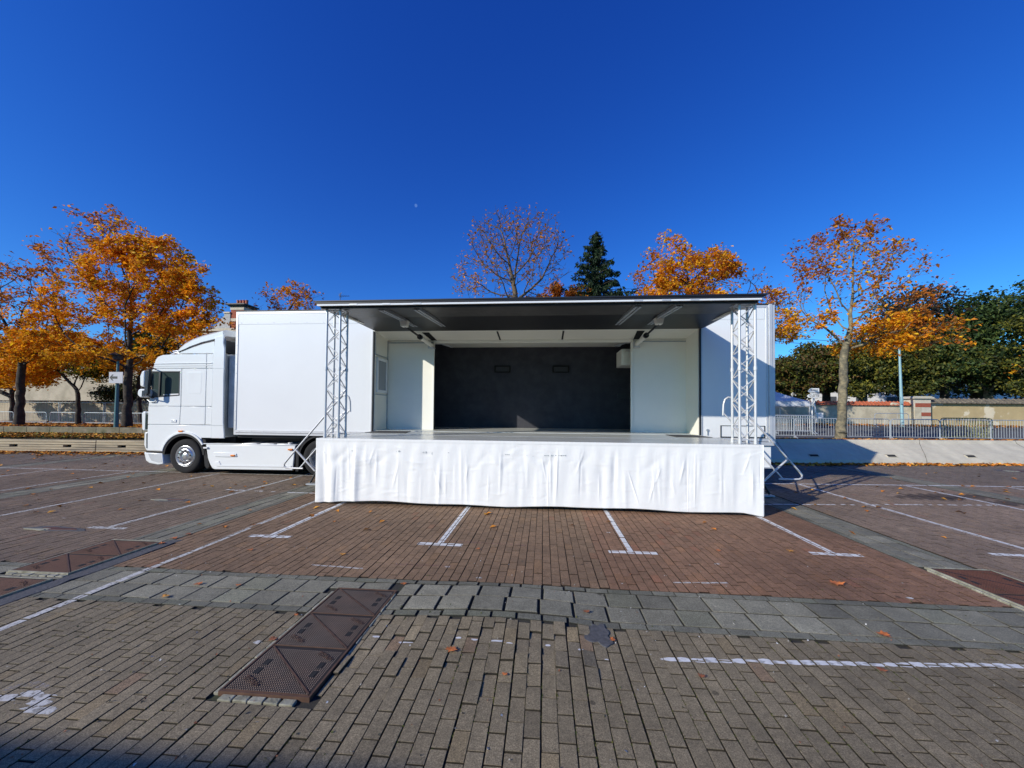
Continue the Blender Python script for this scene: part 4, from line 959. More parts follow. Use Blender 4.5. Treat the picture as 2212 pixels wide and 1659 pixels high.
panel('front_step', [(-10.08, 0.545), (-9.61, 0.54), (-9.61, 0.50), (-10.08, 0.51)], y0=YC-0.005, th=0.05, m=M['black'], bevel=0.0)
# bumper end and recessed steps
b = MB(); b.prism([(-10.14, 0.52), (-9.62, 0.50), (-9.58, 0.22), (-9.75, 0.20), (-9.98, 0.24), (-10.08, 0.30)], YC-0.01, YC+2.5); b.build('bumper', M['cabwhite'], TK, bevel=0.025)
b = MB(); b.prism([(-10.02, 0.485), (-9.66, 0.475), (-9.635, 0.27), (-9.74, 0.265), (-9.92, 0.31)], YC-0.013, YC-0.006); b.build('step_recess', mat('brushed_step_plate', (0.50, 0.52, 0.53), 0.5, 0.2, var=0.1), TK)
b = MB(); b.prism([(-10.10, 0.56), (-10.165, 0.70), (-10.16, 1.02), (-10.07, 1.04), (-10.05, 0.56)], YC+0.01, YC+0.35); b.build('headlamp', M['cabwhite'], TK, bevel=0.02)
b = MB(); b.prism([(-10.075, 0.62), (-10.085, 0.98), (-10.065, 1.0), (-10.05, 0.62)], YC-0.006, YC+0.02); b.build('headlamp_lens', M['glass'], TK)
b = MB(); b.prism([(-10.22, 1.10), (-10.24, 1.50), (-10.20, 1.56), (-10.12, 1.55), (-10.12, 1.08), (-10.18, 1.06)], YC+0.0, YC+0.12); wdv = b.build('wind_deflector', M['cabwhite'], TK, bevel=0.02)
b = MB(); b.prism([(-10.12, 1.12), (-10.12, 1.52), (-10.085, 1.48), (-10.075, 1.2), (-10.09, 1.1)], YC-0.01, YC+0.05); b.build('deflector_gap', M['glass'], wdv)
# side fairing behind the cab
b = MB(); b.prism([(-8.30, 0.90), (-8.30, 3.04), (-8.28, 3.20), (-8.26, 3.44), (-8.02, 3.50), (-8.03, 3.30), (-7.99, 3.15), (-8.0, 2.4), (-7.985, 1.3), (-7.95, 1.0), (-7.95, 0.90)], YC-0.025, YC+0.015); b.build('side_fairing', M['cabwhite'], TK, bevel=0.012)
b = MB(); b.box(-8.30, -7.97, YC-0.030, YC-0.022, 2.652, 2.662); b.box(-8.30, -7.96, YC-0.030, YC-0.022, 1.222, 1.232); b.build('fairing_seam', M['galv'], TK)
b = MB(); b.prism([(-8.02, 0.92), (-8.02, 3.42), (-8.0, 3.42), (-7.975, 0.92)], YC+0.016, YC+0.02); b.box(-8.05, -8.03, YC+0.1, YC+2.4, 0.95, 3.0); b.build('cab_rear_wall', mat('rear_grey', (0.35, 0.38, 0.38), 0.6, var=0.2), TK)
# crumpled plastic-wrapped equipment behind cab
b = MB()
for (x0, x1, y0, y1, z0, z1) in ((-8.0, -7.80, YC+0.12, YC+0.7, 1.15, 3.0), (-8.0, -7.85, YC+0.8, YC+1.8, 0.95, 2.9)): b.box(x0, x1, y0, y1, z0, z1)
b.build('air_line_panel', mat('wrapped_plastic', (0.42, 0.45, 0.46), 0.35, var=0.25, vscale=5, bump=1.0, bscale=6), TK, bevel=0.03)
# roof spoiler
sp_side = [(-9.30, 3.055), (-9.22, 3.16), (-9.08, 3.27), (-8.88, 3.37), (-8.62, 3.46), (-8.33, 3.535), (-8.07, 3.60), (-8.06, 3.44), (-8.30, 3.40), (-8.62, 3.33), (-8.95, 3.22), (-9.2, 3.10)]
def scl(poly, c, k): return [(lerp(c[0], x, k), lerp(c[1], z, k)) for x, z in poly]
loft('roof_fairing', [(YC-0.005, sp_side), (YC+0.10, [(x-0.10*(1 if x < -8.3 else 0), z+0.05) for x, z in sp_side]), (YC+0.5, [(x-0.22*(1 if x < -8.3 else 0.1), z+0.09) for x, z in sp_side]), (YC+2.0, [(x-0.22*(1 if x < -8.3 else 0.1), z+0.09) for x, z in sp_side]), (YC+2.4, [(x-0.10*(1 if x < -8.3 else 0), z+0.05) for x, z in sp_side]), (YC+2.5, sp_side)], M['cabwhite'], TK)
b = MB(); b.tube([(-9.26, YC-0.002, 3.075), (-8.95, YC-0.004, 3.195), (-8.62, YC-0.004, 3.30), (-8.3, YC-0.004, 3.37)], 0.012, 6); b.build('fairing_gap', M['black'], TK)
panel('fairing_base', [(-9.28, 3.035), (-9.16, 3.10), (-8.90, 3.19), (-8.60, 3.28), (-8.30, 3.345), (-8.30, 3.035)], y0=YC+0.004, th=0.03)
b = MB(); b.box(-8.28, -8.06, YC+0.05, YC+2.45, 3.08, 3.38); b.build('fairing_inside', M['blackm'], TK)
# roof horns / beacon bar
b = MB(); b.tube([(-9.66, YC+0.25, 3.12), (-9.52, YC+0.22, 3.13), (-9.42, YC+0.2, 3.10)], 0.03, 8); b.tube([(-9.60, YC+0.45, 3.20), (-9.45, YC+0.42, 3.19), (-9.30, YC+0.4, 3.17)], 0.045, 8)
b.tube([(-9.75, YC+0.25, 3.03), (-9.58, YC+0.22, 3.09), (-9.36, YC+0.2, 3.06)], 0.018, 8); b.build('air_horn', M['rim'], TK, smooth=True)
b = MB(); b.box(-9.62, -9.40, YC+0.30, YC+0.55, 3.06, 3.17); b.box(-9.30, -9.18, YC+0.3, YC+0.5, 3.10, 3.16); b.build('roof_box', M['cabwhite'], TK, bevel=0.02)
# mirrors
b = MB(); b.prism([(-10.20, 2.20), (-10.21, 2.45), (-10.16, 2.58), (-10.08, 2.60), (-10.07, 2.20), (-10.13, 2.17)], YC-0.10, YC+0.10); mr = b.build('mirror', M['cabwhite'], TK, bevel=0.03)
b = MB(); b.box(-10.075, -10.060, YC-0.085, YC+0.085, 2.21, 2.58); b.build('mirror_glass', M['blackm'], mr)
b = MB(); b.prism([(-9.90, 2.0), (-9.90, 2.55), (-9.86, 2.60), (-9.77, 2.61), (-9.76, 2.56), (-9.785, 2.0), (-9.82, 1.95), (-9.87, 1.95)], YC-0.26, YC-0.20); mw = b.build('mirror', M['black'], TK, bevel=0.02)
b = MB(); b.prism([(-9.885, 2.0), (-9.885, 2.55), (-9.80, 2.57), (-9.80, 2.0)], YC-0.264, YC-0.259); b.build('mirror_glass', M['mirrorg'], mw)
b = MB(); b.tube([(-9.83, YC-0.23, 2.6), (-9.83, YC-0.1, 2.64), (-9.9, YC+0.02, 2.63)], 0.014, 8); b.tube([(-9.83, YC-0.23, 1.97), (-9.86, YC-0.1, 1.90), (-9.93, YC+0.02, 1.90)], 0.014, 8); b.build('mirror_arm', M['black'], mw, smooth=True)
b = MB(); b.prism([(-10.20, 1.97), (-10.19, 2.09), (-10.13, 2.13), (-9.98, 2.12), (-9.96, 2.0), (-10.0, 1.92), (-10.12, 1.90)], YC-0.16, YC+0.04); m2 = b.build('mirror', M['cabwhite'], TK, bevel=0.03)
b = MB(); b.prism([(-10.07, 1.94), (-10.06, 2.08), (-9.985, 2.09), (-9.98, 1.96)], YC-0.166, YC-0.160); b.build('mirror_glass', M['mirrorg'], m2)
b = MB(); b.tube([(-10.07, YC-0.02, 1.86), (-9.98, YC-0.03, 1.80), (-9.86, YC-0.03, 1.80), (-9.80, YC-0.02, 1.86)], 0.013, 8); b.build('grab_handle', M['galv'], TK, smooth=True)
# tank skirt
sk = [(-8.54, 0.745), (-6.08, 0.755), (-6.09, 0.66), (-6.14, 0.14), (-8.20, 0.125), (-8.26, 0.15), (-8.32, 0.24)]
SK = panel('side_skirt', sk, y0=YC-0.01, th=0.05, bevel=0.015)
b = MB(); b.prism([(-8.22, 0.55), (-7.95, 0.552), (-7.62, 0.53), (-7.60, 0.45), (-7.95, 0.44), (-8.18, 0.445)], YC-0.026, YC-0.008); b.prism([(-8.08, 0.34), (-8.20, 0.30), (-8.14, 0.20), (-6.18, 0.215), (-6.17, 0.255), (-8.02, 0.24)], YC-0.022, YC-0.008)
b.build('skirt_moulding', M['cabwhite'], SK, bevel=0.008)
b = MB(); b.box(-8.56, -6.06, YC-0.02, YC+0.16, 0.752, 0.772); b.build('skirt_top_edge', M['cabwhite'], SK, bevel=0.006)
for (x, z) in ((-7.70, 0.48), (-6.20, 0.655), (-8.43, 0.66), (-9.12, 1.065)):
    b = MB(); b.box(x-0.055, x+0.055, YC-0.045, YC-0.005, z-0.02, z+0.02); b.build('marker_lamp', M['orange'] if x > -8.4 or z > 1 else M['signwhite'], TK, bevel=0.006)
b = MB(); b.box(-8.45, -6.15, YC+0.05, YC+0.75, 0.25, 0.74); b.box(-8.3, -4.4, 9.62, 9.74, 0.50, 0.80); b.box(-8.3, -4.4, 10.8, 10.92, 0.50, 0.80); b.box(-10.0, -8.0, YC+0.4, YC+2.1, 0.45, 0.92)
b.box(-6.0, -4.8, 9.8, 10.75, 0.80, 0.93); b.build('chassis', M['blackm'], TK)
b = MB()
for x in (-7.5, -7.05, -6.62): b.box(x, x+0.36, YC+0.06, YC+0.6, 0.742, 0.785)
b.lathe((-6.35, YC+0.2, 0.75), [(0.06, 0.0), (0.06, 0.06), (0.001, 0.06)], 'z', 12); b.build('tank_top', M['aludull'], TK, bevel=0.01)
b = MB(); b.prism([(-8.54, 0.745), (-6.08, 0.755), (-6.14, 0.14), (-8.20, 0.125)], YC+2.42, YC+2.47); b.build('side_skirt', M['cabwhite'], TK)
b = MB(); ri, ro = arcpts(-5.46, 0.45, 0.52, 10, 172, 24), arcpts(-5.46, 0.45, 0.56, 10, 172, 24)
b.prism(ri+ro[::-1], YC-0.0, YC+0.62); b.build('rear_mudguard', M['black'], TK)
b = MB(); b.box(-6.07, -6.0, YC+0.0, YC+0.62, 0.12, 0.72); b.build('mud_flap', M['black'], TK)
def wheel(x, z, y, Rr, w, deep, dirn=1):
    tp = [(Rr*0.60, 0.03), (Rr*0.62, 0.0), (Rr*0.80, -0.012), (Rr*0.93, 0.0), (Rr*0.985, 0.02), (Rr, 0.045), (Rr, w-0.045), (Rr*0.93, w), (Rr*0.6, w-0.02)]
    b = MB(); b.lathe((x, y, z), [(r, o*dirn) for r, o in tp], 'y', 48); 
    for k in range(3): pass
    ty = b.build('wheel', M['rubber'], TK, smooth=True)
    b = MB()
    if not deep: rp_ = [(Rr*0.625, 0.005), (Rr*0.60, 0.0), (Rr*0.585, 0.02), (Rr*0.52, 0.05), (Rr*0.49, 0.03), (Rr*0.46, 0.0), (Rr*0.42, -0.012), (Rr*0.30, -0.012), (Rr*0.27, 0.02), (Rr*0.25, 0.06), (Rr*0.22, 0.06), (Rr*0.20, 0.0), (Rr*0.15, -0.01), (0.001, -0.012)]
    else: rp_ = [(Rr*0.63, 0.0), (Rr*0.60, 0.0), (Rr*0.58, 0.03), (Rr*0.55, 0.16), (Rr*0.50, 0.19), (Rr*0.30, 0.18), (Rr*0.28, 0.10), (Rr*0.20, 0.08), (0.001, 0.08)]
    b.lathe((x, y, z), [(r, o*dirn) for r, o in rp_], 'y', 40); rm = b.build('rim', M['rim'], ty, smooth=True)
    b = MB()
    for k in range(10):
        a = 2*math.pi*k/10+0.2; r = Rr*0.37; oy = (-0.012 if not deep else 0.17)*dirn
        b.cyl((x+r*math.cos(a), y+oy, z+r*math.sin(a)), (x+r*math.cos(a), y+oy-0.035*dirn, z+r*math.sin(a)), 0.017, 0.014, 6)
    b.build('wheel_nuts', M['rimdark'], rm)
    b = MB()
    for k in range(10):
        a = 2*math.pi*(k+0.5)/10+0.2; r = Rr*0.525; oy = (0.046 if not deep else 0.18)*dirn
        b.lathe((x+r*math.cos(a), y+oy, z+r*math.sin(a)), [(0.022, 0.0), (0.001, 0.0)], 'y', 8)
    b.build('hand_holes', M['hole'], rm)
wheel(WX, WZ, YC+0.03, WR, 0.32, False); wheel(-5.46, 0.45, YC+0.03, 0.455, 0.55, True)
wheel(WX, WZ, YC+2.45, WR, 0.32, False, -1); wheel(-5.46, 0.45, YC+2.45, 0.455, 0.55, True, -1)

# ------------------------------------------------------------------ trees
M['barktan'] = mat('tan_bark', (0.15, 0.10, 0.055), 0.95, var=0.3, vscale=8, bump=1.0, bscale=12, col2=(0.07, 0.055, 0.045), mscale=5)
def grow(att, base, top, step=0.3, kill=0.55, infl=4.0, iters=90, seed=0, sag=0.0):
    rg = np.random.default_rng(seed); att = np.array(att, float)
    base, top = np.array(base, float), np.array(top, float)
    n = max(2, int(np.linalg.norm(top-base)/step)); pts = []; par = []
    for i in range(n+1):
        p = base+(top-base)*i/n; p = p+np.array([*(rg.normal(0, 0.02, 2)), 0])*(0 < i < n); pts.append(p); par.append(i-1)
    P = np.array(pts); par = list(par)
    near = np.full(len(att), 0); nd = np.full(len(att), 1e9)
    def upd(lo):
        nonlocal near, nd
        for k in range(lo, len(P)):
            d = np.linalg.norm(att-P[k], axis=1); m = d < nd; nd[m] = d[m]; near[m] = k
    upd(max(0, n-3))
    for it in range(iters):
        if len(att) == 0: break
        act = nd < (infl if it > 25 else 1e9)
        if not act.any(): break
        dirs = {}
        dv = att-P[near]; dv /= (np.linalg.norm(dv, axis=1, keepdims=True)+1e-9)
        idx = near[act]; dd = dv[act]
        u, inv = np.unique(idx, return_inverse=True); acc = np.zeros((len(u), 3)); np.add.at(acc, inv, dd)
        acc /= (np.linalg.norm(acc, axis=1, keepdims=True)+1e-9)
        # keep some momentum so limbs run smoothly
        for j, k in enumerate(u):
            if par[k] >= 0:
                mo = P[k]-P[par[k]]; mo /= (np.linalg.norm(mo)+1e-9); acc[j] += 0.55*mo
        acc += rg.normal(0, 0.16, acc.shape)
        acc /= (np.linalg.norm(acc, axis=1, keepdims=True)+1e-9)
        new = P[u]+acc*step; lo = len(P); P = np.vstack([P, new]); par += list(u)
        upd(lo)
        keep = nd > kill; att = att[keep]; near = near[keep]; nd = nd[keep]
        if len(P) > 5200: break
    return P, np.array(par)
def tubes_mesh(name, P, par, rad, m, parent, off):
    V = []; F = []
    for i in range(1, len(P)):
        p = par[i]; a, b_ = P[p], P[i]; d = b_-a; L = np.linalg.norm(d)
        if L < 1e-6: continue
        d = d/L; ra, rb = min(rad[p], rad[i]*1.5), rad[i]; n = 8 if ra > 0.06 else (5 if ra > 0.02 else 3)
        q = np.array([0, 0, 1.0]) if abs(d[2]) < 0.9 else np.array([1.0, 0, 0]); u = np.cross(d, q); u /= np.linalg.norm(u); v = np.cross(d, u); o = len(V)
        for (c, r) in ((a, ra), (b_+d*min(0.03, rb), rb)):
            for k in range(n):
                an = 2*math.pi*k/n; V.append(c+(u*math.cos(an)+v*math.sin(an))*r)
        F += [(o+k, o+(k+1) % n, o+n+(k+1) % n, o+n+k) for k in range(n)]
    return npmesh(name, V, F, m, parent=parent, off=off, smooth=True)
def leaf_cards(C, size, cols, rg, flat=0.6, droop=0.3, wr=0.62):
    n = len(C); nr = rg.normal(0, 1, (n, 3)); nr[:, 2] = np.abs(nr[:, 2])+flat; nr /= np.linalg.norm(nr, axis=1, keepdims=True)
    u = rg.normal(0, 1, (n, 3)); u[:, 2] -= droop; u -= nr*(u*nr).sum(1, keepdims=True); u /= (np.linalg.norm(u, axis=1, keepdims=True)+1e-9); v = np.cross(nr, u)
    s = size*rg.uniform(0.65, 1.3, (n, 1)); h = s*wr
    a = C-u*s*0.5; b_ = C+v*h*0.5-u*s*0.08+nr*s*0.10; c = C+u*s*0.55-nr*s*0.12; d = C-v*h*0.5-u*s*0.08+nr*s*0.10
    V = np.stack([a, b_, c, d], 1).reshape(-1, 3); F = np.arange(4*n).reshape(n, 4); return V, F, np.repeat(cols, 4, axis=0)
ORG = [(0.92, 0.40, 0.014), (0.86, 0.32, 0.012), (0.95, 0.52, 0.02), (0.72, 0.25, 0.014), (0.54, 0.23, 0.03)]
RUS = [(0.60, 0.20, 0.025), (0.45, 0.13, 0.022), (0.72, 0.28, 0.025), (0.32, 0.12, 0.03)]
BRN = [(0.50, 0.20, 0.03), (0.34, 0.14, 0.03), (0.62, 0.24, 0.03), (0.70, 0.28, 0.03)]
YEL = [(0.85, 0.42, 0.02), (0.78, 0.33, 0.015), (0.60, 0.32, 0.015)]
OLV = [(0.10, 0.10, 0.012), (0.055, 0.065, 0.010), (0.22, 0.17, 0.015), (0.04, 0.05, 0.008)]
def pick(pal, n, rg, wts=None):
    pal = np.array(pal); i = rg.choice(len(pal), n, p=wts); c = pal[i]*(1+rg.normal(0, 0.13, (n, 1))); return np.clip(c, 0.003, 0.9)
def ell(xd, yd, rx, ry, Y, depth=None, dens=1.0, pal=ORG, cnt=1.0):
    """a crown lobe: centre and half sizes read off the photograph, placed at its own distance Y"""
    c = at(xd, yd, Y); k = (c-CAMP).dot(f_)/FPX
    return dict(c=np.array(c), r=np.array((rx*k, depth if depth else rx*k*0.9, ry*k)), dens=dens, pal=pal, cnt=cnt)
def maple(name, label, group, base, fork, lobes, natt=420, leafn=13.0, lsize=0.14, step=0.28, seed=1, tr=0.2, bark='bark', tipr=0.0095, cat='tree', extra_top=0, kill=0.5, spread=0.13):
    rg = np.random.default_rng(seed); off = tuple(base)
    t = thing(name, label, cat, off, group)
    vol = np.array([l['r'].prod()**0.75*l['cnt'] for l in lobes]); vol = vol/vol.sum(); A = []
    for l, q in zip(lobes, vol):
        n = max(10, int(natt*q)); d = rg.normal(0, 1, (n, 3)); d /= np.linalg.norm(d, axis=1, keepdims=True)
        rr = rg.uniform(0.12, 1, (n, 1))**(1/2.4); A.append(l['c']+d*rr*l['r'])
    A = np.vstack(A)
    P, par = grow(A, base, fork, step=step, kill=kill, seed=seed)
    nch = np.zeros(len(P), int)
    for i in range(1, len(P)): nch[par[i]] += 1
    nt0 = max(2, int(np.linalg.norm(np.array(fork)-np.array(base))/step))
    r2 = np.zeros(len(P)); rad = np.zeros(len(P))
    for i in range(len(P)-1, -1, -1):
        if r2[i] == 0: r2[i] = tipr**2.25
        rad[i] = r2[i]**(1/2.25)
        if par[i] >= 0: r2[par[i]] += r2[i]
    x_ = (rad-tipr)/(rad[nt0]-tipr); rad = tipr+np.clip(x_, 0, 1.2)**1.25*(tr*0.82-tipr); rad[:nt0+1] = np.linspace(tr, tr*0.84, nt0+1)
    nt_ = max(2, int(np.linalg.norm(np.array(fork)-np.array(base))/step))
    for i in range(min(nt_, 3)): rad[i] *= 1.25-0.08*i
    ist = np.arange(len(P)) <= nt_
    tubes_mesh('trunk', P[:nt_+1], par[:nt_+1], rad[:nt_+1], M[bark], t, off)
    par2 = par.copy(); mk = np.arange(len(P)) > nt_
    # limbs: keep geometry beyond the trunk
    Pl, parl = P, np.where(mk, par, -1)
    V = []; 
    idx = np.where(mk)[0]
    PP = [P[0]]; mp = {}
    keep = sorted(set(idx.tolist()) | set(par[idx].tolist())); mp = {k: j for j, k in enumerate(keep)}
    P3 = P[keep]; par3 = np.array([mp[par[k]] if (k in mp and mk[k]) else -1 for k in keep]); rad3 = rad[keep]
    sel = [j for j in range(len(keep)) if par3[j] >= 0]
    # build only the linked ones
    V = []; F = []
    # fine twigs
    tw = MB(); src = np.where((rad < tipr*2.2) & mk)[0]; TP = []; TI = []
    TV = []; TF = []
    for i in src:
        for q in range(2 if step > 0.2 else 1):
            d = P[i]-P[par[i]]; d = d/np.linalg.norm(d)+rg.normal(0, 0.75, 3); d[2] += 0.15; d /= np.linalg.norm(d); L_ = rg.uniform(0.2, 0.5); e = P[i]+d*L_
            TP.append(e); TI.append(i); u = np.cross(d, (0.3, 0.2, 1)); u /= np.linalg.norm(u); v = np.cross(d, u); o_ = len(TV)
            for (c_, r_2) in ((P[i], tipr*0.8), (e, tipr*0.35)):
                for a_2 in (0, 2.1, 4.2): TV.append(c_+(u*math.cos(a_2)+v*math.sin(a_2))*r_2)
            TF += [(o_+k, o_+(k+1) % 3, o_+3+(k+1) % 3, o_+3+k) for k in range(3)]
    tubes2(P3, par3, rad3, sel, M[bark], t, off, TV, TF)
    # leaves
    C = []; K = []; P5 = np.vstack([P[src], np.array(TP)]) if len(TP) else P[src]
    for i in range(len(P5)):
        p = P5[i]; best = min(lobes, key=lambda l: np.linalg.norm((p-l['c'])/l['r']))
        q = best['dens']*leafn*rg.uniform(0.3, 1.7)*max(0.04, 1+2.1*mnoise.noise(tuple(p*0.75+11)))
        k = int(q)+(rg.random() < q-int(q))
        if k <= 0: continue
        cc = p+rg.normal(0, 1, (k, 3))*np.array([spread, spread, spread*0.6]); C.append(cc)
        tint = 1+0.22*mnoise.noise(tuple(p*1.3+7)); K.append(pick(best['pal'], k, rg)*tint)
    C = np.vstack(C); K = np.vstack(K); V, F, cc = leaf_cards(C, lsize, K, rg, flat=0.7)
    npmesh('crown', V, F, M['leaf'], cc, parent=t, off=off)
    return t
def tubes2(P, par, rad, sel, m, parent, off, TV, TF):
    V = list(TV); F = list(TF)
    for i in sel:
        p = par[i]; a, b_ = P[p], P[i]; d = b_-a; L = np.linalg.norm(d)
        if L < 1e-6: continue
        d = d/L; ra, rb = min(rad[p], rad[i]*1.45), rad[i]; n = 7 if ra > 0.05 else (5 if ra > 0.018 else 3)
        q = np.array([0, 0, 1.0]) if abs(d[2]) < 0.9 else np.array([1.0, 0, 0]); u = np.cross(d, q); u /= np.linalg.norm(u); v = np.cross(d, u); o = len(V)
        for (c, r) in ((a, ra), (b_+d*min(0.03, rb), rb)):
            for k in range(n):
                an = 2*math.pi*k/n; V.append(c+(u*math.cos(an)+v*math.sin(an))*r)
        F += [(o+k, o+(k+1) % n, o+n+(k+1) % n, o+n+k) for k in range(n)]
    return npmesh('limbs', V, F, m, parent=parent, off=off, smooth=True)

GA = 'autumn maples around the car park'
Y1 = 16.6
b0 = at(274, 925, Y1)
maple('maple_tree', 'large full orange maple left of the truck cab, behind the lamp post', GA, (b0.x, Y1, 0.68), tuple(at(278, 800, Y1)),
      [ell(300, 610, 105, 95, Y1, dens=1.25, cnt=1.3), ell(205, 560, 75, 90, Y1, dens=0.2, pal=RUS, cnt=1.0), ell(135, 560, 60, 45, Y1, dens=0.14, pal=RUS), ell(200, 650, 90, 60, Y1, dens=0.9), ell(415, 640, 52, 85, Y1, dens=1.5, cnt=1.3),
       ell(290, 540, 70, 50, Y1, dens=1.35, cnt=1.2), ell(330, 690, 85, 45, Y1, dens=1.3, cnt=1.1), ell(150, 740, 95, 50, Y1, dens=1.2, pal=ORG+YEL), ell(440, 700, 35, 30, Y1, dens=0.9), ell(350, 560, 55, 55, Y1, dens=1.35), ell(215, 480, 50, 45, Y1, dens=0.35, pal=RUS), ell(270, 775, 110, 25, Y1, dens=0.8, pal=YEL)],
      natt=1150, leafn=15.9, seed=3, tr=0.175, lsize=0.155)
b0 = at(40, 922, 17.0)
maple('maple_tree', 'rust coloured half bare maple at the left edge with dark trunk', GA, (b0.x, 17.0, 0.66), tuple(at(48, 790, 17)),
      [ell(30, 640, 95, 75, 17, dens=0.38, pal=RUS), ell(90, 620, 55, 50, 17, dens=0.32, pal=RUS), ell(40, 730, 100, 45, 17, dens=0.95, pal=ORG), ell(-60, 700, 80, 90, 17, dens=0.8, pal=ORG), ell(95, 690, 60, 40, 17, dens=0.9, pal=ORG), ell(100, 770, 60, 30, 17, dens=1.0, pal=YEL), ell(-10, 580, 50, 35, 17, dens=0.2, pal=RUS)],
      natt=750, leafn=13.0, seed=5, tr=0.17, lsize=0.155)
b0 = at(170, 905, 22.5)
maple('young_maple', 'small maple with dark green leaves and thin trunk behind the left barriers', GA, (b0.x, 22.5, 0.45), tuple(at(168, 850, 22.5)),
      [ell(165, 795, 38, 36, 22.5, dens=2.2, pal=OLV, cnt=1.5), ell(215, 792, 42, 26, 22.5, dens=2.0, pal=OLV+OLV+YEL, cnt=1.3), ell(110, 780, 50, 40, 22.5, dens=1.5, pal=ORG+YEL), ell(50, 790, 60, 45, 22.5, dens=1.6, pal=YEL+ORG), ell(120, 740, 60, 25, 22.5, dens=1.1, pal=YEL+ORG)],
      natt=380, leafn=18.8, seed=7, tr=0.13, step=0.3, lsize=0.18, spread=0.20)
b0 = at(305, 905, 24.0)
maple('young_maple', 'slim maple with leaning trunk and olive crown seen just left of the cab', GA, (b0.x, 24, 0.45), tuple(at(298, 835, 24)),
      [ell(340, 742, 45, 36, 24, dens=2.2, pal=OLV, cnt=1.6), ell(375, 735, 40, 35, 24, dens=1.4, pal=OLV+ORG), ell(290, 800, 40, 25, 24, dens=1.4, pal=YEL+ORG), ell(250, 780, 45, 30, 24, dens=1.4, pal=ORG), ell(430, 740, 40, 25, 24, dens=1.1, pal=ORG)],
      natt=330, leafn=17.4, seed=9, tr=0.14, step=0.3, lsize=0.18, spread=0.20)
b0 = at(27, 905, 24.0)
maple('young_maple', 'yellow orange small maple at the far left behind the rust maple', GA, (b0.x, 24, 0.45), tuple(at(26, 850, 24)),
      [ell(5, 800, 70, 40, 24, dens=1.5, pal=YEL+ORG), ell(-80, 800, 60, 50, 24, dens=1.4, pal=ORG), ell(60, 815, 45, 25, 24, dens=1.3, pal=YEL)],
      natt=260, leafn=17.4, seed=12, tr=0.14, step=0.3, lsize=0.18, spread=0.20)
b0 = at(620, 905, 21)
maple('maple_tree', 'red orange maple crown rising behind the front of the trailer', GA, (b0.x, 21, 0.45), tuple(at(622, 760, 21)),
      [ell(635, 665, 50, 50, 21, dens=0.85, pal=RUS+ORG), ell(580, 680, 42, 35, 21, dens=0.5, pal=RUS), ell(665, 660, 28, 40, 21, dens=0.8, pal=RUS), ell(560, 720, 50, 40, 21, dens=0.9, pal=RUS+ORG)],
      natt=520, leafn=10.2, seed=14, tr=0.2, lsize=0.155)
b0 = at(1128, 905, 19)
maple('maple_tree', 'nearly bare maple with fanned limbs above the canopy centre', GA, (b0.x, 19, 0.45), tuple(at(1122, 720, 19)),
      [ell(1105, 540, 105, 75, 19, dens=0.5, pal=BRN), ell(1020, 600, 48, 50, 19, dens=0.45, pal=BRN+ORG), ell(1195, 560, 45, 65, 19, dens=0.3, pal=BRN), ell(1120, 610, 90, 50, 19, dens=0.2, pal=BRN), ell(1160, 500, 60, 45, 19, dens=0.3, pal=BRN), ell(1060, 500, 45, 45, 19, dens=0.25, pal=BRN)],
      natt=1300, leafn=2.9, seed=17, tr=0.20, bark='barktan', tipr=0.012, lsize=0.14, step=0.26, kill=0.42)
b0 = at(1210, 905, 24)
maple('young_maple', 'low red maple just showing over the canopy edge under the spruce', GA, (b0.x, 24, 0.45), tuple(at(1205, 760, 24)),
      [ell(1205, 655, 50, 28, 24, dens=1.4, pal=RUS+[(0.45, 0.11, 0.02)]), ell(1250, 650, 25, 30, 24, dens=0.6, pal=RUS+OLV)], natt=220, leafn=17.4, seed=19, tr=0.15, lsize=0.165)
b0 = at(1475, 905, 18.5)
maple('maple_tree', 'bright orange maple above the right part of the canopy', GA, (b0.x, 18.5, 0.45), tuple(at(1478, 730, 18.5)),
      [ell(1452, 555, 38, 62, 18.5, dens=1.0), ell(1480, 600, 95, 50, 18.5, dens=1.15, cnt=1.2), ell(1400, 600, 35, 50, 18.5, dens=0.6, pal=ORG+RUS), ell(1550, 590, 50, 58, 18.5, dens=1.1, pal=ORG+RUS, cnt=1.2), ell(1480, 650, 100, 30, 18.5, dens=1.1)],
      natt=760, leafn=13.0, seed=21, tr=0.2, lsize=0.15)
b0 = at(1640, 905, 23)
maple('maple_tree', 'thin grey twigged maple with low orange leaves beside the canopy right end', GA, (b0.x, 23, 0.5), tuple(at(1636, 760, 23)),
      [ell(1600, 620, 55, 40, 23, dens=0.12, pal=RUS), ell(1640, 650, 55, 30, 23, dens=0.8, pal=RUS+ORG), ell(1690, 690, 40, 60, 23, dens=1.2, pal=ORG+YEL), ell(1575, 650, 50, 25, 23, dens=0.5, pal=ORG+YEL)],
      natt=480, leafn=11.6, seed=23, tr=0.17, lsize=0.165, tipr=0.008)
b0 = at(1815, 948, 15.6)
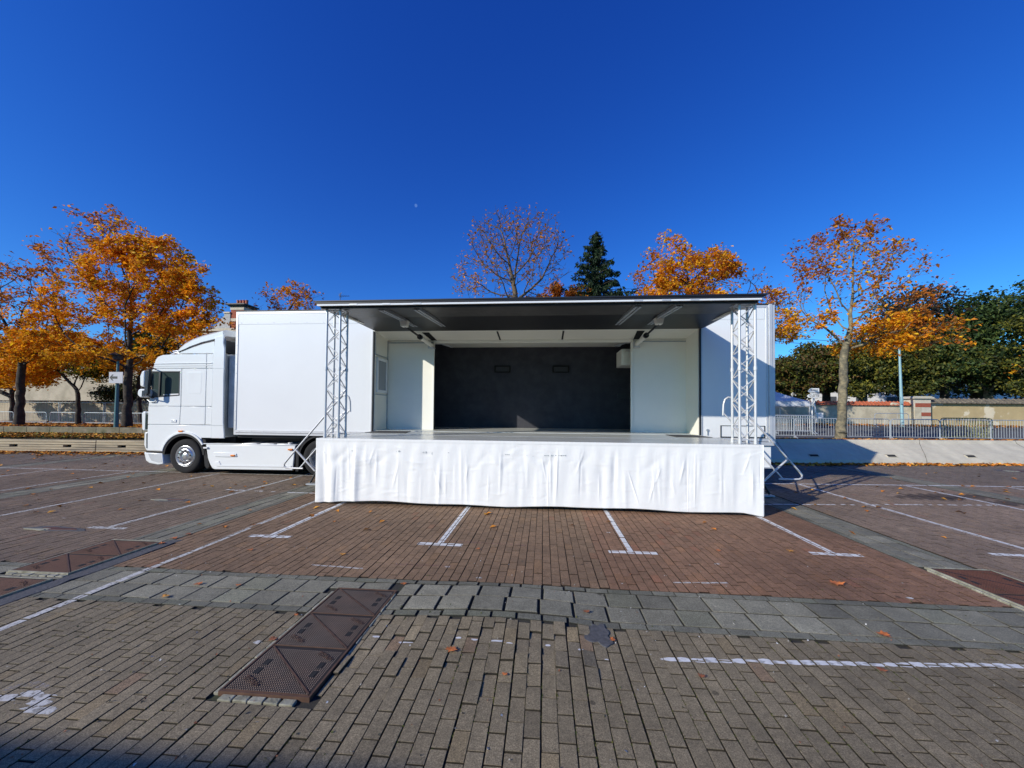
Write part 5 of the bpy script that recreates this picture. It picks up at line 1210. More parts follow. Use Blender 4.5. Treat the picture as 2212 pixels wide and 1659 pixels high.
maple('maple_tree', 'tall half bare maple with lichened trunk on the bank at right', GA, (b0.x, 15.6, 0.64), tuple(at(1824, 762, 15.6)),
      [ell(1840, 590, 95, 95, 15.6, dens=0.55, pal=RUS+ORG, cnt=1.1), ell(1835, 510, 48, 50, 15.6, dens=0.7, pal=RUS), ell(1745, 570, 45, 55, 15.6, dens=0.5, pal=RUS), ell(1945, 570, 60, 45, 15.6, dens=0.42, pal=RUS), ell(1750, 695, 60, 35, 15.6, dens=0.9, pal=ORG), ell(1900, 725, 85, 32, 15.6, dens=1.7, pal=ORG+YEL, cnt=1.2),
       ell(1990, 720, 85, 40, 15.6, dens=0.9, pal=ORG+RUS), ell(1980, 640, 60, 40, 15.6, dens=0.4, pal=RUS), ell(1880, 755, 60, 20, 15.6, dens=1.6, pal=ORG+YEL), ell(1820, 690, 60, 30, 15.6, dens=0.9, pal=ORG)],
      natt=1500, leafn=10.9, seed=25, tr=0.155, bark='barkpale', tipr=0.008, lsize=0.135, step=0.26)
b0 = at(2330, 930, 17)
maple('maple_tree', 'orange leaved branch reaching in at the right edge of the photo', GA, (b0.x, 17, 0.6), tuple(at(2320, 830, 17)),
      [ell(2235, 790, 32, 22, 17, dens=1.3), ell(2330, 740, 60, 60, 17, dens=1.0)], natt=160, leafn=11.6, seed=27, tr=0.18)

# ---- dense trees: leaf clumps through a volume
def dense_tree(name, label, group, base, lobes, nclump, leafn, lsize, trunk_to, tr, seed, m='leafg', clump=0.35, hole=0.18, bark='bark', shell=2.2):
    rg = np.random.default_rng(seed); off = tuple(base); t = thing(name, label, 'tree', off, group)
    A = []; vol = np.array([l['r'].prod()*l['cnt'] for l in lobes]); vol /= vol.sum(); C = []; K = []
    for l, q in zip(lobes, vol):
        n = int(nclump*q); d = rg.normal(0, 1, (n, 3)); d /= np.linalg.norm(d, axis=1, keepdims=True); box = l.get('box', 0)
        if box: mxx = np.abs(d).max(1, keepdims=True); d = d/mxx*lerp(1, 1.0, box)*0.92+d*0.08
        rr = rg.uniform(0.03, 1, (n, 1))**(1/shell); p = l['c']+d*rr*l['r']
        for i in range(n):
            nn = mnoise.noise(tuple(p[i]*0.55+seed)); 
            if nn < -0.42+hole and rr[i] > 0.5: continue
            k = max(1, int(leafn*rg.uniform(0.5, 1.4)*l['dens'])); cc = p[i]+rg.normal(0, 1, (k, 3))*clump*np.array([1, 1, 0.45]); C.append(cc)
            tint = 1+0.35*mnoise.noise(tuple(p[i]*0.8+3))+rg.normal(0, 0.12); K.append(pick(l['pal'], k, rg)*tint)
    C = np.vstack(C); K = np.clip(np.vstack(K), 0.003, 1); V, F, cc = leaf_cards(C, lsize, K, rg, flat=0.5, droop=0.6)
    npmesh('crown', V, F, M[m], cc, parent=t, off=off)
    b = MB(); b.cyl(base, trunk_to, tr*1.15, tr*0.75, 10)
    for i in range(9):
        l = lobes[i % len(lobes)]; e = l['c']+np.array([rg.uniform(-.6, .6), rg.uniform(-.4, .4), rg.uniform(-.3, .6)])*l['r']; s0 = Vector(base).lerp(Vector(trunk_to), rg.uniform(0.7, 1)); b.cyl(s0, e, tr*0.35, tr*0.06, 6)
    b.build('trunk', M[bark], t, smooth=True); return t
LIN = [(0.085, 0.098, 0.016), (0.055, 0.068, 0.013), (0.130, 0.120, 0.018), (0.036, 0.044, 0.010)]
LINB = LIN+[(0.13, 0.075, 0.02), (0.10, 0.055, 0.016)]
LINY = LIN+[(0.19, 0.17, 0.02)]
GRN = [(0.050, 0.085, 0.022), (0.032, 0.060, 0.016), (0.085, 0.115, 0.024), (0.020, 0.038, 0.012)]
GD = 'clipped dark trees behind the garden wall'
def box_ell(xd, yd, rx, ry, Y, depth, pal, dens=1.0, cnt=1.0):
    l = ell(xd, yd, rx, ry, Y, depth, dens, pal, cnt); l['box'] = 1; return l
for (i, xd, w_, top, pal, lab, hol) in ((0, 1700, 68, 762, LINB, 'brownish clipped linden behind the white tent', 0.10), (1, 1785, 66, 748, LINB, 'dark clipped linden directly behind the lichened maple trunk', 0.10), (2, 1864, 52, 742, LINY, 'clipped linden with yellow tinged leaves, pale trunk over the red coping', 0.12),
                                    (3, 1950, 58, 745, LIN, 'darkest clipped linden behind the brick pillar', 0.08), (4, 2040, 62, 740, LIN+GRN, 'green clipped linden with white wall glinting through', 0.42), (5, 2135, 66, 745, LIN+GRN, 'loose green clipped linden above the old tiled coping', 0.34)):
    Y = 34+(i % 2)*0.6; bs = at(xd, 905, Y); rr_ = random.Random(i)
    lb = [box_ell(xd, (top+18+848)/2, w_*0.86, (848-top-18)/2, Y, 2.2, pal)]
    for q in range(5): lb.append(ell(xd+rr_.uniform(-0.6, 0.6)*w_, rr_.uniform(top+12, top+45), rr_.uniform(14, 26), rr_.uniform(14, 26), Y, 1.6, pal=pal, cnt=1.6))
    for q in range(3): lb.append(ell(xd+rr_.uniform(-0.8, 0.8)*w_, rr_.uniform(790, 850), rr_.uniform(20, 30), rr_.uniform(12, 20), Y-1.6, 0.9, pal=pal, cnt=2.0))
    dense_tree('linden_tree', lab, GD, (bs.x, Y, 1.0), lb, 820, 17, 0.26, tuple(at(xd, 830, Y)), 0.32, 40+i, hole=hol, clump=0.28, bark='barkpale' if i in (2, 5) else 'bark')
bs = at(1965, 905, 38)
dense_tree('copper_beech', 'dark purple brown tree rising behind the maple branches at right', 'tall trees at right', (bs.x, 38, 1.0), [ell(1975, 690, 90, 70, 38, pal=[(0.03, 0.022, 0.016), (0.05, 0.03, 0.018), (0.035, 0.04, 0.02)]), ell(1940, 730, 80, 50, 38, pal=[(0.03, 0.022, 0.016), (0.02, 0.03, 0.015)])], 900, 14, 0.3, tuple(at(1965, 780, 38)), 0.35, 61, hole=0.22, clump=0.4)
bs = at(2110, 905, 36)
dense_tree('yew_tree', 'big dark green spreading tree in front of the white house at far right', 'tall trees at right', (bs.x, 36, 1.0), [ell(2120, 700, 75, 62, 36, pal=GRN), ell(2185, 680, 65, 50, 36, pal=GRN), ell(2070, 745, 70, 55, 36, pal=GRN), ell(2190, 780, 70, 80, 36, pal=GRN+LIN), ell(2120, 660, 40, 30, 36, pal=GRN), ell(2100, 810, 80, 50, 36, pal=GRN)], 1900, 14, 0.3, tuple(at(2110, 760, 36)), 0.4, 62, hole=0.30, clump=0.42)
bs = at(2290, 905, 30)
dense_tree('cedar_tree', 'dark cedar whose branch tips enter at the right edge above the yew', 'tall trees at right', (bs.x, 30, 1.0), [ell(2255, 640, 60, 18, 30, pal=GRN+LIN), ell(2265, 700, 75, 25, 30, pal=LINY), ell(2270, 770, 80, 30, 30, pal=LINY), ell(2250, 600, 40, 14, 30, pal=GRN), ell(2265, 840, 70, 25, 30, pal=LINY)], 620, 14, 0.24, tuple(at(2290, 600, 30)), 0.4, 63, hole=0.22, clump=0.3)

# ---- spruce
def spruce():
    Y = 25.0; bx = at(1285, 905, Y).x; zt = at(1282, 500, Y).z; t = thing('spruce_tree', 'dark green spruce between the bare maple and the orange maple', 'tree', (bx, Y, 0.4)); rg = np.random.default_rng(5)
    b = MB(); b.cyl((bx, Y, 0.4), (bx, Y, zt), 0.22, 0.02, 8); b.build('trunk', M['bark'], t, smooth=True)
    C = []; bb = MB()
    for k in range(135):
        z = zt-0.1-(k/135)**1.1*8.0; L = 0.22+(zt-z)*0.60*rg.uniform(0.5, 1.15); a = k*2.4+rg.normal(0, 0.3); d = np.array([math.cos(a), math.sin(a)])
        n = int(L/0.022)
        e = np.array([bx+d[0]*L, Y+d[1]*L, z-L*0.10]); bb.cyl((bx, Y, z+0.05), e, 0.03, 0.006, 4)
        for i in range(n):
            s = (i+1)/n*L; dz = -0.42*s+0.30*s*s/L; wd = 0.07+0.07*(L-s)
            q = rg.normal(0, 1, 3)*np.array([wd*0.55, wd*0.55, 0.10]); C.append((bx+d[0]*s+q[0], Y+d[1]*s+q[1], z+dz+q[2]*0.5-0.05))
            if rg.random() < 0.6: C.append((bx+d[0]*s+q[0]*1.4, Y+d[1]*s+q[1]*1.4, z+dz-0.18))
    bb.build('branches', M['bark'], t)
    C = np.array(C); V, F, cc = leaf_cards(C, 0.24, pick([(0.020, 0.040, 0.016), (0.030, 0.055, 0.020), (0.012, 0.026, 0.012)], len(C), rg), rg, flat=0.2, droop=1.2, wr=0.4)
    npmesh('crown', V, F, M['leafg'], cc, parent=t, off=t.location)
spruce()
# ---- shrubs at left
def shrub(label, xd, yd, rx, ry, Y, pal, seed, n=160):
    c = at(xd, yd, Y); dense_tree('shrub', label, None, (c.x, Y, 0.4), [ell(xd, yd, rx, ry, Y, pal=pal)], n, 14, 0.16, (c.x, Y, c.z), 0.06, seed, hole=0.1, clump=0.22)['category'] = 'shrub'
shrub('dark evergreen bush leaning over the garden wall left of the cab', 255, 853, 42, 22, 27.5, LIN, 71, 260)
shrub('pale olive bush behind the cab mirror', 300, 840, 30, 32, 29, [(0.16, 0.15, 0.07), (0.10, 0.10, 0.04)], 72, 220)

# ------------------------------------------------------------------ buildings and walls at left
b = MB()
t = thing('garden_wall', 'low beige plaster garden wall with tile coping behind the left barriers', 'wall', (-36, 27, 0.3))
b.box(-80, -16, 27.0, 27.3, 0.2, 2.02); b.build('wall', M['wallL'], t)
b = MB(); 
for x in np.arange(-80, -16, 0.36): b.prism([(x, 2.02), (x+0.33, 2.02), (x+0.33, 2.10), (x+0.16, 2.15), (x, 2.10)], 26.90, 27.40)
b.build('tile_coping', M['oldtile'], t)
t = thing('house', 'beige rendered gable house behind the left garden wall, mostly in shade', 'house', (-40, 34, 0.4))
b = MB(); b.prism([(-85, 0.3), (-31.5, 0.3), (-31.5, 3.4), (-36.5, 6.6), (-41, 7.2), (-85, 7.2)], 34, 44); b.build('wall', M['wallL'], t)
b = MB(); b.prism([(-31.3, 3.35), (-31.3, 3.5), (-36.5, 6.85), (-41, 7.4), (-85, 7.4), (-85, 7.2), (-41, 7.2), (-36.5, 6.6)], 33.7, 44.3); b.build('roof', M['oldtile'], t)
pw = at(232, 812, 34); b = MB(); b.box(-40.5, -38.6, 33.95, 34.0, 1.6, 3.4); wn_ = b.build('window', M['slate'], t); b = MB(); b.box(-40.65, -38.45, 33.9, 34.0, 1.45, 1.6); b.build('sill', M['stone'], wn_)
t = thing('outbuilding', 'plain pale outbuilding wall catching sun between the trunks left of the cab', 'building', (-30, 37, 0.4))
b = MB(); b.prism([(-31.2, 0.3), (-19, 0.3), (-19, 4.6), (-31.2, 4.6)], 37, 41); b.build('wall', M['wallL'], t)
b = MB(); b.box(-31.4, -18.8, 36.8, 41.2, 4.6, 4.8); b.build('roof', M['oldtile'], t)
b = MB(); b.box(-25.5, -24.6, 36.94, 37.0, 2.3, 3.4); b.build('window', M['slate'], t)
t = thing('brick_house', 'brick and stone town house whose chimney shows behind the trailer', 'house', (-20, 24, 0.4))
yh = 24.0
b = MB(); b.box(-22.6, -11.5, yh+0.1, yh+9, 0.3, 6.62); b.build('wall', M['redbrick'], t)
pc = [at(x, y, yh) for x, y in ((455, 703), (497, 703), (480, 668), (486, 668))]
b = MB(); b.box(-22.9, -11.3, yh-0.15, yh+9.2, 6.62, 6.78); b.box(-23.05, -11.2, yh-0.3, yh+9.3, 6.78, 6.96); b.build('cornice', M['stone'], t)
c0, c1 = at(498, 655, yh).x, at(531, 655, yh).x
b = MB(); b.prism([(c0-1.5, 6.96), (c0-0.01, 6.96), (c0-0.01, 8.02), (c0-0.42, 8.02), (c0-0.45, 7.85), (c0-0.72, 7.6), (c0-0.8, 7.4), (c0-1.2, 7.15)], yh, yh+0.5); b.build('gable_parapet', M['greystone'], t)
b = MB(); b.box(c0-0.46, c0-0.011, yh-0.05, yh+0.55, 8.02, 8.12); b.build('parapet_cap', M['stone'], t)
zc = at(512, 660, yh).z
b = MB(); b.box(c0, c1-0.18, yh+0.05, yh+0.95, 6.9, zc-0.1); ch = b.build('chimney', M['redbrick'], t)
b = MB()
for z in (zc-0.28, zc-1.05, zc-2.1): b.box(c0-0.03, c1-0.15, yh+0.02, yh+0.98, z, z+0.20)
b.build('stone_band', M['stone'], ch)
b = MB(); b.box(c0-0.12, c1-0.04, yh-0.08, yh+1.08, zc-0.06, zc+0.02); b.box(c0-0.22, c1+0.06, yh-0.18, yh+1.18, zc+0.02, zc+0.12); b.build('chimney_cap', M['blackm'], ch, bevel=0.02)
for k in range(4):
    x = c0+0.16+k*0.21; b = MB(); b.lathe((x, yh+0.45, zc+0.12), [(0.095, 0), (0.085, 0.30), (0.10, 0.31), (0.10, 0.36), (0.07, 0.36), (0.001, 0.3)], 'z', 12); b.build('chimney_pot', M['pot'], ch, smooth=True)
b = MB(); b.prism([(-22.5, 6.96), (-11.5, 6.96), (-13.5, 7.75), (-20.5, 7.75)], yh+0.6, yh+8); b.build('roof', M['slate'], t)
an = at(735, 640, yh+3)
t2 = thing('antenna', 'thin television antenna above the left end of the canopy', 'antenna', (an.x, yh+3, 7.7))
b = MB(); b.cyl((an.x, yh+3, 7.6), (an.x, yh+3, an.z+0.25), 0.02, n=6); b.build('mast', M['blackm'], t2)
b = MB(); b.cyl((an.x-0.1, yh+3, an.z+0.02), (an.x+0.7, yh+3, an.z+0.0), 0.015, n=5)
for k in range(5): b.cyl((an.x+0.02+k*0.14, yh+2.85, an.z-0.14+k*0.02), (an.x+0.02+k*0.14, yh+3.15, an.z+0.16-k*0.02), 0.009, n=4)
b.cyl((an.x-0.12, yh+3, an.z+0.02), (an.x+0.12, yh+3, an.z+0.28), 0.012, n=4); b.cyl((an.x-0.12, yh+3, an.z+0.2), (an.x+0.1, yh+3, an.z-0.1), 0.012, n=4); b.build('aerial', M['blackm'], t2)

# ---- garden walls, pillar at right
t = thing('garden_wall', 'pale plaster wall with red tile coping between tent and pillar at right', 'wall', (20, 28, 0.97))
b = MB(); b.box(8, 24.75, 28, 28.35, 0.7, 2.26); b.build('wall', M['brick_wall'], t)
b = MB(); b.add([(8, 27.86, 2.26), (24.75, 27.86, 2.26), (24.75, 28.17, 2.52), (8, 28.17, 2.52), (8, 28.49, 2.26), (24.75, 28.49, 2.26)], [(0, 1, 2, 3), (3, 2, 5, 4), (0, 4, 5, 1), (0, 3, 4), (1, 5, 2)])
for x in np.arange(8.1, 24.7, 0.24): b.tube([(x, 27.85, 2.27), (x, 28.17, 2.535)], 0.035, 5)
b.build('tile_coping', M['tile'], t)
b = MB(); b.prism([(23.2, 2.2), (23.9, 2.2), (23.8, 2.42), (23.45, 2.46), (23.3, 2.34)], 27.9, 28.3); b.build('stone_repair', M['brick_wall'], t, bevel=0.04)
t = thing('gate_pillar', 'stone pillar with two red brick bands and grey cap at right', 'pillar', (25.1, 27.8, 0.97))
b = MB(); b.box(24.62, 25.62, 27.72, 28.5, 0.8, 2.72); b.build('shaft', M['stone'], t)
b = MB(); b.box(24.66, 25.60, 27.70, 27.719, 2.16, 2.42); b.box(25.02, 25.60, 27.70, 27.719, 1.56, 1.80); b.build('brick_band', M['redbrick'], t)
b = MB(); b.box(24.5, 25.74, 27.6, 28.6, 2.72, 2.80); b.prism([(24.5, 2.80), (25.74, 2.80), (25.55, 2.88), (24.7, 2.88)], 27.6, 28.6); b.build('cap', M['concrete'], t)
b = MB(); b.box(24.6, 25.0, 27.69, 27.719, 0.85, 2.12); b.build('render_patch', M['brick_wall'], t)
t = thing('garden_wall', 'ochre plaster wall with mossy old tile coping at the right edge', 'wall', (33, 28, 0.97))
b = MB(); b.box(25.62, 70, 28, 28.4, 0.7, 2.42); b.build('wall', M['ochre'], t)
b = MB(); b.add([(25.62, 27.75, 2.42), (70, 27.75, 2.42), (70, 28.2, 2.74), (25.62, 28.2, 2.74), (25.62, 28.65, 2.42), (70, 28.65, 2.42)], [(0, 1, 2, 3), (3, 2, 5, 4), (0, 4, 5, 1), (0, 3, 4), (1, 5, 2)])
for x in np.arange(25.7, 46, 0.3): b.tube([(x, 27.74, 2.43+random.uniform(-.01, .01)), (x, 28.2, 2.76)], 0.045, 5)
b.build('tile_coping', M['oldtile'], t)
b = MB(); b.box(25.62, 26.6, 27.96, 28.0, 2.30, 2.52); b.build('stone_repair', M['stone'], t)
t = thing('house', 'long white rendered house glinting through the dark trees at right', 'house', (34, 46, 1.0))
b = MB(); b.box(20, 66, 46, 56, 0.9, 6.6); hw = b.build('wall', M['housewhite'], t)
b = MB(); b.prism([(19.5, 6.6), (66.5, 6.6), (64, 7.2), (22, 7.2)], 45.6, 56.4); b.build('roof', M['slate'], t)
for x in np.arange(22, 64, 3.2):
    for z in (1.9, 4.4):
        b = MB(); b.box(x, x+1.1, 45.93, 46.0, z, z+1.7); wn_ = b.build('window', M['slate'], t); b = MB(); b.box(x-0.12, x+1.22, 45.88, 45.99, z-0.12, z-0.01); b.build('sill', M['stone'], wn_)
for k, Yw in enumerate((40, 40)):
    p0, p1, p2 = at(1660, 727+k*9, Yw), at(1800, 737+k*11, Yw), at(2230, 742+k*14, Yw)
    b = MB(); b.tube([tuple(p0+Vector((-30, 0, 0.5))), tuple(p0), tuple(p1), tuple(p2), tuple(p2+Vector((20, 0, 1)))], 0.022, 5)
    tag(b.build('overhead_cable', M['wire'], loc=tuple(p1)), 'thin black overhead cable at right, '+('the upper of two' if k == 0 else 'the lower of two'), 'cable')

# ---- tent
t = thing('market_tent', 'white pop-up tent partly hidden behind the trailer end', 'tent', (14.2, 24, 0.8))
tx0, tx1, ty0, ty1, ze, zp = 12.7, 15.65, 24.0, 26.9, 2.38, 3.20; cx_, cy_ = (tx0+tx1)/2, (ty0+ty1)/2
def rf(x, y):
    u = max(abs(x-cx_)/((tx1-tx0)/2), abs(y-cy_)/((ty1-ty0)/2)); return zp-(zp-ze)*(u**0.8)
V = []; F = []; n = 24
for i in range(n+1):
    for j in range(n+1):
        x, y = lerp(tx0, tx1, i/n), lerp(ty0, ty1, j/n); V.append((x, y, rf(x, y)))
for i in range(n):
    for j in range(n): F.append((i*(n+1)+j, (i+1)*(n+1)+j, (i+1)*(n+1)+j+1, i*(n+1)+j+1))
npmesh('roof', V, F, M['tent'], parent=t, off=t.location)
b = MB(); b.box(tx0, tx1, ty0-0.01, ty0, ze-0.28, ze); b.box(tx0, tx1, ty1, ty1+0.01, ze-0.28, ze); b.box(tx0-0.01, tx0, ty0, ty1, ze-0.28, ze); b.box(tx1, tx1+0.01, ty0, ty1, ze-0.28, ze); b.build('valance', M['tent'], t)
for (x, y) in ((tx0+.03, ty0+.03), (tx1-.03, ty0+.03), (tx0+.03, ty1-.03), (tx1-.03, ty1-.03)):
    b = MB(); b.box(x-0.025, x+0.025, y-0.025, y+0.025, 0.75, ze); b.build('leg', M['aludull'], t)
b = MB(); b.cyl((tx0, ty0+0.03, ze-0.32), (tx1, ty0+0.03, ze-0.32), 0.02, n=6); b.cyl((tx0, ty1-0.03, ze-0.32), (tx1, ty1-0.03, ze-0.32), 0.02, n=6); b.build('frame_bar', M['aludull'], t)

# ---- signs
Ys = 23.0; s0, s1 = at(1803, 718, Ys), at(1855, 750, Ys)
t = thing('direction_sign', 'white arrow signpost reading Caisse Automatique and SORTIE beside the tent', 'sign', (s0.x+0.5, Ys, 0.75))
xl, xr, zt_, zb_ = at(1806, 690, Ys).x, at(1854, 690, Ys).x, at(1806, 725+0, Ys).z, 0
def arrow(name, x0, x1, z0, z1):
    tip = (z1-z0)*0.5; b = MB(); b.prism([(x0, (z0+z1)/2), (x0+tip*0.9, z1), (x1, z1), (x1, z0), (x0+tip*0.9, z0)], Ys-0.05, Ys-0.02); return b.build(name, M['signwhite'], t, bevel=0.006)
a_ = at(1807, 741.5, Ys); bq = at(1854, 756, Ys)
zA1, zA0, zB1, zB0 = at(1830, 839, Ys).z, at(1830, 851.5, Ys).z, at(1830, 852.5, Ys).z, at(1830, 860, Ys).z
xa, xb, xc = at(1744, 845, Ys).x, at(1768.5, 845, Ys).x, at(1742, 856, Ys).x
pn = arrow('arrow_panel', xa, xb, zA0, zA1); text_mesh('lettering', 'Caisse', 0.15, M['ink'], pn, ((xa+xb)/2+0.03, Ys-0.053, lerp(zA0, zA1, 0.72)), depth=0.001); text_mesh('lettering', 'Automatique', 0.12, M['ink'], pn, ((xa+xb)/2+0.05, Ys-0.053, lerp(zA0, zA1, 0.28)), depth=0.001)
pn = arrow('arrow_panel', xc, xb, zB0, zB1); text_mesh('lettering', 'SORTIE', 0.17, M['ink'], pn, ((xc+xb)/2+0.06, Ys-0.053, (zB0+zB1)/2), depth=0.002)
xp = at(1754.5, 900, Ys).x; b = MB(); b.cyl((xp, Ys, 0.7), (xp, Ys, zA1-0.02), 0.035, n=10); b.build('post', M['signwhite'], t, smooth=True)
t = thing('leaning_post', 'white leaning post with small box at its foot beside the direction sign', 'post', (s0.x, 24.5, 0.8))
q0, q1 = at(1757, 858, 23.6), at(1764, 897, 23.6); b = MB(); b.cyl(q1-Vector((0, 0, 0.4)), q0, 0.05, n=8); b.build('shaft', M['signwhite'], t, smooth=True)
q = at(1770, 897, 23.6); b = MB(); b.box(q.x-0.22, q.x+0.16, 23.5, 23.7, q.z-0.2, q.z+0.14); b.build('box', M['signwhite'], t, bevel=0.02)
# left lamp post and arrow notice
Yl = 15.35; pb = at(251, 920, Yl)
t = thing('street_lamp', 'teal lamp post with brown pyramid head standing before the large maple', 'street lamp', (pb.x, Yl, 0.75))
zt1 = at(252, 776, Yl).z; b = MB(); b.cyl((pb.x, Yl, 0.70), (pb.x, Yl, zt1-0.08), 0.085, 0.045, 14); b.build('pole', M['teal'], t, smooth=True)
b = MB(); zz = at(252, 768, Yl).z; b.lathe((pb.x, Yl, zz), [(0.05, -0.22), (0.17, -0.19), (0.20, 0.0), (0.33, 0.0), (0.33, 0.03), (0.05, 0.17), (0.001, 0.19)], 'z', 8); b.build('lamp_head', M['bronze'], t)
z0_, z1_ = at(248, 828, Yl).z, at(248, 804, Yl).z; x0_, x1_ = at(242, 815, Yl).x, at(271.5, 815, Yl).x
t = thing('arrow_notice', 'grey notice with black left arrow strapped to the teal lamp post', 'sign', ((x0_+x1_)/2, Yl-0.1, z0_))
b = MB(); b.box(x0_, x1_, Yl-0.12, Yl-0.10, z0_, z1_); b.build('plate', M['signgrey'], t)
hx = (z1_-z0_); b = MB(); zc_ = (z0_+z1_)/2; b.prism([(x0_+0.03, zc_), (x0_+0.16, zc_+0.13), (x0_+0.22, zc_+0.13), (x0_+0.14, zc_+0.05), (x0_+0.40, zc_+0.05), (x0_+0.40, zc_-0.05), (x0_+0.14, zc_-0.05), (x0_+0.22, zc_-0.13), (x0_+0.16, zc_-0.13)], Yl-0.125, Yl-0.121); b.build('arrow', M['ink'], t)
# right lamp pole
Yp = 26.0; pb = at(1949, 898, Yp); ptp = at(1936, 760, Yp)
t = thing('lamp_pole', 'tall pale blue pole in front of the red coped wall at right', 'street lamp', (pb.x, Yp, 0.9))
b = MB(); b.cyl((pb.x, Yp, 0.85), (lerp(pb.x, ptp.x, 1.0)+0.18, Yp, ptp.z+0.3), 0.095, 0.055, 14); b.build('pole', M['paleteal'], t, smooth=True)
b = MB(); b.box(ptp.x-0.05, ptp.x+0.25, Yp-0.55, Yp+0.1, ptp.z+0.28, ptp.z+0.40); b.build('lamp_head', M['paleteal'], t, bevel=0.03)
b = MB(); b.box(pb.x-0.16, pb.x-0.05, Yp-0.16, Yp-0.06, 2.3, 2.75); b.build('junction_box', M['paleteal'], t, bevel=0.01)

# ------------------------------------------------------------------ crowd barriers
def barrier(label, loc, group, W=2.0, H=0.95, m='galv', rz=0.0, nb=17):
    t = thing('crowd_barrier', label, 'barrier', (0, 0, 0), group); mm = M[m]; r = 0.12
    z0 = 0.16
    fr = [(-W/2, 0, 0.0), (-W/2, 0, H-r)]+[(-W/2+r-r*math.cos(a), 0, H-r+r*math.sin(a)) for a in np.linspace(0.2, math.pi/2, 5)]
    fr += [(-x, y, z) for x, y, z in fr[::-1]]
    b = MB(); b.tube(fr, 0.019, 6); b.tube([(-W/2, 0, z0), (W/2, 0, z0)], 0.017, 6); b.build('frame', mm, t, smooth=True)
    for i in range(nb):
        x = -W/2+(i+1)*W/(nb+1); b = MB(); b.cyl((x, 0, z0), (x, 0, H-0.01), 0.0065, n=5, caps=False); b.build('bar', mm, t)
    for s in (-1, 1):
        b = MB(); b.tube([(s*(W/2-0.02), -0.26, 0.012), (s*(W/2-0.02), -0.16, 0.06), (s*(W/2-0.0), 0, 0.17), (s*(W/2-0.02), 0.16, 0.06), (s*(W/2-0.02), 0.26, 0.012)], 0.016, 6); b.build('foot', mm, t, smooth=True)
    b = MB(); b.box(W/2, W/2+0.05, -0.02, 0.02, H*0.62, H*0.66); b.build('hook', mm, t)
    t.location = loc; t.rotation_euler = (0, 0, rz); return t
GBR, GBL = 'galvanised crowd barriers in a row along the road at right', 'crowd barriers in a row on the left terrace'
def gz(y): return 0.50 if y < 19.5 else lerp(0.56, 0.97, (y-20.5)/7.5)
YR = 18.5
proto = None
row = [(1694, 'crowd barrier cut off by the trailer corner, first of the right row'), (1755, 'crowd barrier left of and overlapping the lichened maple trunk'), (1862, None), (1972, None), (2083, None), (2196, None)]
labs = ['crowd barrier just right of the trailer corner, in front of the tent', 'crowd barrier overlapped by the stacked barriers, left of the lichened trunk', 'crowd barrier directly right of the lichened maple trunk',
        'crowd barrier in front of the pale blue pole and brick pillar', 'dark patchy crowd barrier in front of the leaning yellowish stack', 'crowd barrier cut by the right edge of the photo']
xsb = [at(x, 925, YR).x for x in (1690, 1757, 1865, 1973, 2082, 2190)]
xsb = [12.12, 14.18, 16.22, 18.26-0.02, 20.28, 22.36]
x_ref = (at(1919, 925, YR).x+at(1812, 925, YR).x)/2
cs = [at(1921, 925, YR).x+1.0+k*2.04 for k in range(-5, 5)]
proto = barrier(labs[3], (0, YR, 0.49), GBR)
xA = (at(1924, 925, YR).x+at(2030, 925, YR).x)/2
for k, lab in ((-3, labs[0]), (-2, labs[1]), (-1, labs[2]), (0, labs[3]), (1, labs[4]), (2, labs[5]), (3, 'crowd barrier beyond the right edge of the photo')):
    if k == 3: continue
    o = proto if k == 0 else copy_tree(proto)
    o.location = (xA+k*2.03, YR+random.uniform(-.05, .05), 0.49); o.rotation_euler = (0, 0, random.uniform(-.03, .03)); o['label'] = lab
c2 = copy_tree(proto); q = at(1755, 905, 20.6); c2.location = (q.x-0.95, 20.7, 0.60); c2['label'] = 'crowd barrier of the stack under the direction sign, nearest one'; c2['group'] = 'barriers stacked under the direction sign'
for k in range(3):
    c3 = copy_tree(c2); c3.location = (q.x-0.75+k*0.10, 20.85+0.13*k, 0.61); c3.rotation_euler = (0, 0, 0.03*k); c3['label'] = ('second', 'third', 'farthest')[k]+' crowd barrier of the stack under the direction sign'
ys_ = barrier('worn yellow-green crowd barrier leaning in a stack behind the right row, nearest of three', (xA+2.6, 18.95, 0.50), 'yellowish barriers stacked at right', m='yellowpaint', H=1.0)
for k in range(2):
    c3 = copy_tree(ys_); c3.location = (xA+2.62+0.12*k, 19.1+0.13*k, 0.51); c3['label'] = ('middle', 'farthest')[k]+' worn yellow-green crowd barrier of the stack behind the right row'
lowb = barrier('small low crowd barrier at the foot of the pale blue pole', (at(1926, 905, 25.2).x, 25.2, 0.86), None, W=1.9, H=0.85, nb=2)
GZ = lambda y: 0.46
proto = None
YLB = 22.6
xq = (at(190, 905, YLB).x+at(320*D_ if False else 320/1.8083, 905, YLB).x)/2 if False else None
xc1 = (at(105, 905, YLB).x+at(177, 905, YLB).x)/2; Wl = at(177, 905, YLB).x-at(105, 905, YLB).x
labl = {0: 'shiny crowd barrier centred in the left row between two trunks', -1: 'crowd barrier behind the rust maple trunk at left', -2: 'crowd barrier at the far left edge of the photo', 1: 'crowd barrier between the green maple trunk and the teal lamp post', 2: 'crowd barrier behind the large maple trunk, against the cab front'}
for k in (0, -1, -2, 1, 2):
    if k == 0: proto = barrier(labl[0], (0, 0, 0), GBL, W=2.3, H=0.80, nb=18); o = proto
    else: o = copy_tree(proto)
    o.location = (xc1+k*(Wl+0.08), YLB+random.uniform(-.06, .06), 0.50); o.rotation_euler = (0, 0, random.uniform(-.03, .03)); o['label'] = labl[k]
